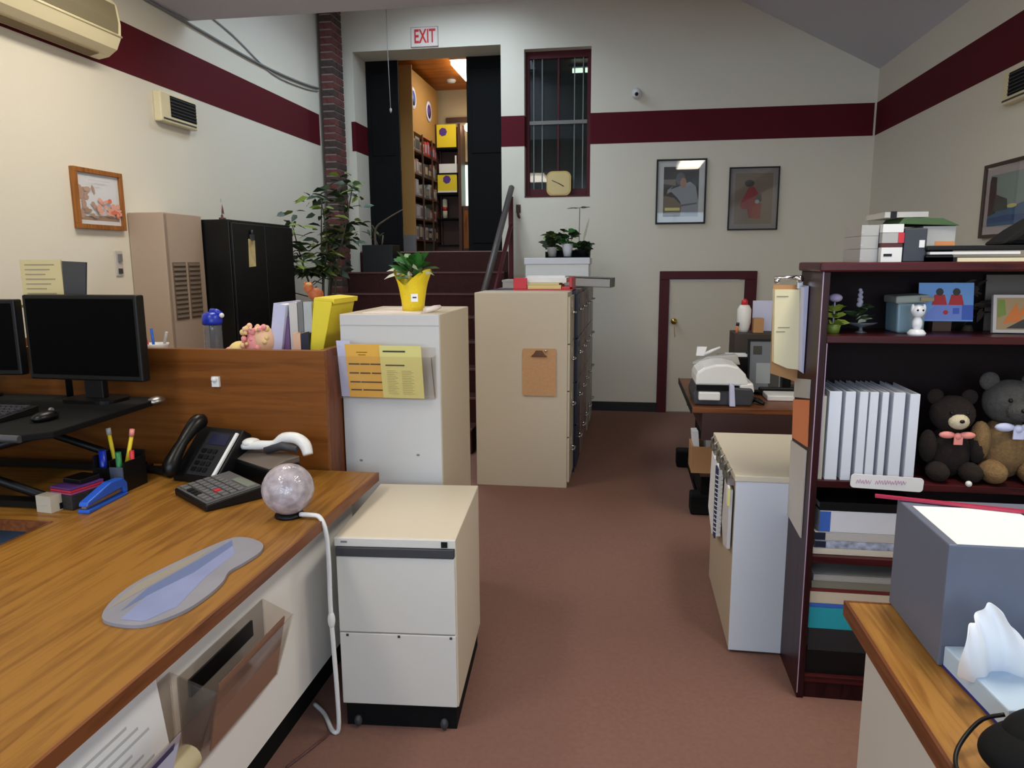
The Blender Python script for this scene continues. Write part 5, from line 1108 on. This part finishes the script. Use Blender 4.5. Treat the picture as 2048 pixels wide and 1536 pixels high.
part(s, 'frame', MB().at(*A).box(-.09, -.08, -.008, .008, 0, .125).box(.08, .09, -.008, .008, 0, .125).box(-.08, .08, -.008, .008, 0, .01).box(-.08, .08, -.008, .008, .115, .125), mat('silver_pink_frame', (200, 190, 184), .4))
p = MB().at(*A).box(-.08, .08, -.003, .003, .01, .115)
p.poly([(-.06,-.0035,.03),(-.02,-.0035,.1),(-.01,-.0035,.06),(.0,-.0035,.04)], 1); p.poly([(-.02,-.0036,.06),(.02,-.0036,.11),(.05,-.0036,.1),(.02,-.0036,.05)], 1); p.poly([(-.05,-.0036,.015),(.08,-.0036,.015),(.08,-.0036,.05),(0,-.0036,.045)], 2); p.poly([(-.075,-.0036,.05),(-.05,-.0036,.06),(-.055,-.0036,.11),(-.075,-.0036,.11)], 3)
part(s, 'print', p, [mat('tan_photo', (170, 140, 96), .5), mat('orange_photo', (214, 116, 40), .5), DKPR, LEAFY])
solo('grey_card', MB().at((1.36, 2.74, S1), (R(-5), 0, 0)).box(-.14, .10, 0, .004, 0, .19), mat('grey_brown_card', (110, 100, 92), .7), 'grey-brown card leaning behind the pale framed photo', 'card')
# second shelf: white binders and bears
S2 = .797
bx = [(.648, .664, 'cream'), (.672, .711, None), (.723, .754, None), (.767, .793, None), (.799, .825, None), (.837, .857, None), (.871, .907, None), (.922, .952, None)]
nth = ['', 'first wide', 'second', 'third', 'fourth', 'narrow fifth', 'widest', 'last']
for i, (a, b_, c_) in enumerate(bx):
    o = thing('white_binder', ('thin cream booklet left of the white binders on the middle shelf' if c_ else '%s white binder of the upright row, counted from the left, on the middle shelf' % nth[i]), 'binder', ((a+b_)/2, 2.63, S2), 0, None if c_ else 'white binders on the middle bookcase shelf')
    h = .285 if c_ else .302-.004*(i == 7)
    part(o, 'cover', MB().box(a, b_, 2.515, 2.52, S2, S2+h).box(a, a+.003, 2.52, 2.76, S2, S2+h).box(b_-.003, b_, 2.52, 2.76, S2, S2+h), mat('offwhite_booklet', (190, 186, 170), .6) if c_ else mat('white_vinyl', (222, 226, 236), .45), .001)
    part(o, 'pages', MB().box(a+.004, b_-.004, 2.53, 2.755, S2+.006, S2+h-.012), PAPER)
def bear(label, x, y, z, k, fur, muzzle, head_f, bow):
    s = thing('teddy_bear', label, 'soft toy', (x, y, z))
    part(s, 'body', MB().ball((x, y, z+.085*k), (.07*k, .06*k, .085*k)), fur)
    part(s, 'head', MB().ball((x, y-.01, z+.215*k), (.068*k, .06*k, .062*k)), head_f)
    for dx in (-1, 1):
        part(s, 'ear', MB().ball((x+dx*.052*k, y, z+.27*k), (.026*k, .014*k, .026*k), 0, 12, 8), head_f)
        part(s, 'arm', MB().ball((x+dx*.075*k, y-.03*k, z+.11*k), (.026*k, .035*k, .055*k), 0, 12, 8), fur)
        part(s, 'leg', MB().ball((x+dx*.05*k, y-.06*k, z+.032*k), (.034*k, .05*k, .032*k), 0, 12, 8), fur)
        part(s, 'eye', MB().ball((x+dx*.024*k, y-.062*k, z+.228*k), .006*k, 0, 8, 6), BLACKG)
    mz = part(s, 'muzzle', MB().ball((x, y-.062*k, z+.20*k), (.032*k, .024*k, .026*k), 0, 14, 8), muzzle)
    part(mz, 'nose', MB().ball((x, y-.086*k, z+.205*k), (.008*k, .005*k, .006*k), 0, 8, 6), BLACK)
    bw = part(s, 'bow', MB().ball((x-.03*k, y-.06*k, z+.155*k), (.026*k, .010*k, .012*k), 0, 10, 6).ball((x+.03*k, y-.06*k, z+.155*k), (.026*k, .010*k, .012*k), 0, 10, 6), bow)
    part(bw, 'knot', MB().ball((x, y-.065*k, z+.152*k), (.012*k, .010*k, .012*k), 0, 8, 6).box(x-.012*k, x+.014*k, y-.07*k, y-.066*k, z+.125*k, z+.15*k), bow)
    return s
bear('dark brown teddy bear with cream muzzle and pink bow on the middle shelf', 1.088, 2.61, S2, 1.02, BROWNF, CREAMF, BROWNF, PINKB)
bear('tan bodied teddy bear with spotted bow, its head greyed as if in shade, right on the middle shelf', 1.265, 2.62, S2, 1.22, TANF, SHADEF, SHADEF, DOTB)
s = thing('shelf_card', 'white card with faint pink handwriting hanging on the middle shelf edge', 'card', (.86, 2.488, .78))
part(s, 'card', MB().at((.861, 0, .801), (0, R(2.0), 0)).prism(rrect(.226, .047, .012), 'y', 2.486, 2.4895), PAPER)
w_ = MB(); pts = []
for (x0, x1, hgt) in ((.765, .812, .010), (.825, .92, .010)):
    n = int((x1-x0)/.004); w_.tube([(x0+(x1-x0)*i/n, 2.4855, .803+.001*i/n+1.7*hgt*(.5 if i % 2 else -.5)*random.uniform(.4, 1)) for i in range(n+1)], .0011, 4)
part(s, 'handwriting', w_, PINKI)
# third shelf and bottom shelf piles
def flat(label, x0, x1, z0, h, m_, kind='book', y0=2.52, m2=None, spine=None):
    o = thing(kind, label, kind.replace('_', ' '), ((x0+x1)/2, 2.64, z0))
    part(o, 'cover', MB().box(x0, x1, y0, 2.77, z0, z0+.004).box(x0, x1, y0, 2.77, z0+h-.004, z0+h).box(x0, x1, y0, y0+.004, z0+.004, z0+h-.004), m_, .001)
    part(o, 'pages', MB().box(x0+.004, x1-.004, y0+.005, 2.765, z0+.0045, z0+h-.0045), PAPER)
    if spine: part(o, 'spine_label', MB().box(x0, x0+.035, y0-.001, y0, z0+.002, z0+h-.002), spine)
    return o
S3 = .528
flat('cream magazine at the bottom of the third shelf pile', .652, .95, S3+.001, .022, mat('cream_cover', (216, 208, 194), .6))
flat('blue and white patterned book in the third shelf pile', .658, .95, S3+.024, .026, mat('bluewhite_cover', (170, 180, 204), .6, noise=.5, scale=40), spine=NAVY)
flat('off-white book under the white binder on the third shelf', .655, .95, S3+.051, .030, mat('greywhite_cover', (196, 194, 194), .6), spine=NAVY)
flat('thick white binder lying topmost on the third shelf', .668, .96, S3+.082, .075, mat('white_binder_vinyl', (226, 230, 240), .45), 'white_binder', spine=BBLUE)
flat('black folder resting on the thick white binder', .665, .98, S3+.158, .03, BLACK, 'black_folder')
S4 = .085
flat('black binder lying at the very bottom of the bookcase', .652, .98, S4+.001, .085, BLACK, 'binder')
flat('charcoal binder second from the bottom of the bookcase', .655, .98, S4+.087, .082, mat('charcoal_vinyl', (38, 40, 44), .5), 'binder')
flat('bright teal box file in the bottom shelf pile', .652, .90, S4+.170, .078, TEAL, 'box_file')
flat('cobalt blue folder on the teal box file', .652, .90, S4+.249, .014, BBLUE, 'folder')
flat('thick cream catalogue in the bottom shelf pile', .652, .97, S4+.264, .042, mat('catalogue_cream', (210, 198, 176), .6), 'catalogue')
flat('thin dark red book above the cream catalogue', .652, .97, S4+.307, .012, mat('oxblood_cover', (110, 38, 36), .5))
flat('olive grey book above the dark red book', .655, .97, S4+.320, .026, mat('olive_grey_cover', (130, 128, 116), .6))
flat('silver-white magazine topmost in the bottom shelf pile', .660, .97, S4+.347, .022, LGREY, 'magazine')
# papers hung on the side of the bookcase
s = thing('clipboard_bundle', 'thick bundle of cream forms on a chrome clip hooked on the bookcase side', 'clipboard', (.56, 2.72, 1.14))
part(s, 'forms', MB().prism([(.518, 1.425), (.602, 1.425), (.616, 1.14), (.575, 1.145), (.528, 1.165)], 'y', 2.715, 2.755), CREAMP)
part(s, 'backing_sheet', MB().prism([(.603, 1.435), (.619, 1.44), (.619, 1.135), (.612, 1.14)], 'y', 2.66, 2.75), PAPERB)
part(s, 'clip', MB().tube([(.515, 2.72, 1.465), (.60, 2.72, 1.468)], .007, 8).ball((.525, 2.72, 1.455), .010).ball((.60, 2.715, 1.462), .014).box(.592, .61, 2.71, 2.72, 1.43, 1.47), CHROME)
ln = MB()
for (z, a, b_) in ((1.40, .525, .565), (1.29, .535, .575), (1.275, .53, .56)): ln.box(a, b_, 2.7135, 2.715, z, z+.003)
part(s, 'ruled_lines', ln, PHCYL); part(s, 'board', MB().prism([(.525, 1.12), (.62, 1.09), (.62, 1.44), (.52, 1.44)], 'y', 2.756, 2.762), KRAFT)
solo('notice_sheet', MB().prism([(2.56, 1.065), (2.78, 1.03), (2.78, 1.10), (2.56, 1.13)], 'x', .617, .621), LGREY, 'grey-white notice pinned highest on the bookcase side below the bundle', 'notice')
solo('notice_sheet', MB().prism([(2.545, .90), (2.77, .88), (2.785, 1.02), (2.56, 1.06)], 'x', .617, .621), SALMON, 'salmon orange notice on the bookcase side', 'notice')
solo('notice_sheet', MB().prism([(2.555, .57), (2.775, .58), (2.785, .865), (2.555, .885)], 'x', .617, .621), mat('grey_paper', (196, 192, 188), .8), 'tall grey paper notice lowest on the bookcase side', 'notice')

# ------------------------------------------------------------------ right desk in the foreground
s = thing('side_desk', 'oak topped desk in the right foreground with a pale side panel', 'desk', (1.0, .95, 0))
part(s, 'worktop', MB().box(.525, 1.75, .25, 1.70, .71, .74), wood('golden_oak', (136, 90, 34), (168, 120, 56), 'y'))
part(s, 'edge_band', MB().box(.518, .525, .25, 1.70, .705, .741).box(.518, 1.75, 1.70, 1.707, .705, .741), OAKE)
part(s, 'side_panel', MB().box(.56, .585, .28, 1.66, 0, .708), mat('side_desk_panel', (198, 194, 186), .5)); part(s, 'back_panel', MB().box(.585, 1.72, 1.63, 1.655, .1, .708), LGREY); part(s, 'far_side_panel', MB().box(1.70, 1.725, .28, 1.66, 0, .708), LGREY)
s = thing('grey_equipment_box', 'large grey enamel box on the right foreground desk', 'box', (.83, 1.57, .74))
part(s, 'body', MB().box(.618, 1.06, 1.436, 1.712, .7415, .992), GBOX, .003)
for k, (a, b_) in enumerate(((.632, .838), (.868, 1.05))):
    solo('reflection_sheet', MB().at((0, 0, 0)).box(a, b_, 1.438, 1.66, .9925, .9935), PAPER, '%s white sheet as a light reflection on the grey box' % ('left' if k == 0 else 'right'), 'paper')  # white sheets stand in for ceiling light reflected in the box top
solo('red_ruler', MB().at((.72, 1.672, .9945), (0, 0, R(-14.5))).box(-.155, .22, -.006, .006, 0, .006), mat('crimson_plastic', (176, 40, 72), .35), 'thin crimson stick lying across the grey box', 'stick')
def tissue_box(label, x, y, rz, big, tx=0.0, wk=1.0):
    s = thing('tissue_box', label, 'tissue box', (x, y, .741), rz)
    A = Matrix.Translation((x, y, .741)) @ Matrix.Rotation(rz, 4, 'Z')
    part(s, 'carton', tm(A).box(-.055, .055, -.105, .105, 0, .045), TISSB, .003); part(s, 'base_band', tm(A).box(-.0555, .0555, -.1055, .1055, 0, .006), mat('blue_band', (40, 44, 130), .5))
    b = tm(A); vv = []; fs = []; n = 17; mrows = 9
    for i in range(mrows):
        t = i/(mrows-1)
        for j in range(n):
            u = j/(n-1)-.5
            wd = .075*(1-.35*t**2)+.02*math.sin(t*3)
            vv.append((tx + u*wd*1.1*wk - .014*t*t, .014*math.sin(u*7+t*2)+.006*math.sin(u*23+t*5)*(.3+t)-.03*t*(1-t)*2+.01, .030+big*t*(1-.45*abs(u-.1)*t) + .006*math.sin(u*9)*t))
    for i in range(mrows-1):
        for j in range(n-1): fs.append((i*n+j, i*n+j+1, (i+1)*n+j+1, (i+1)*n+j))
    b._add(vv, fs, 0, True); o = part(s, 'tissue', b, TISS)
    md = o.modifiers.new('thickness', 'SOLIDIFY'); md.thickness = .003; sb = o.modifiers.new('smooth', 'SUBSURF'); sb.levels = 1; sb.render_levels = 2
    return s
tissue_box('pale blue tissue box with a white tissue pulled up, beside the grey box', .690, 1.335, R(5), .145, -.025, 1.25)
tissue_box('pale tissue box partly cut off by the right edge of the picture', .815, 1.34, R(0), .13)
s = thing('black_pouch', 'rounded black pouch with a thin strap in the lower right corner', 'pouch', (.66, 1.10, .741))
part(s, 'body', MB().ball((.695, 1.10, .79), (.15, .085, .05), 0, 56, 32).ball((.70, 1.11, .815), (.12, .07, .042), 0, 56, 32), BLACKM)
part(s, 'strap', MB().tube([(.62, 1.19, .80), (.59, 1.195, .785), (.555, 1.172, .765), (.53, 1.14, .752), (.52, 1.10, .748), (.53, 1.06, .748)], .0035, 8), BLACK)
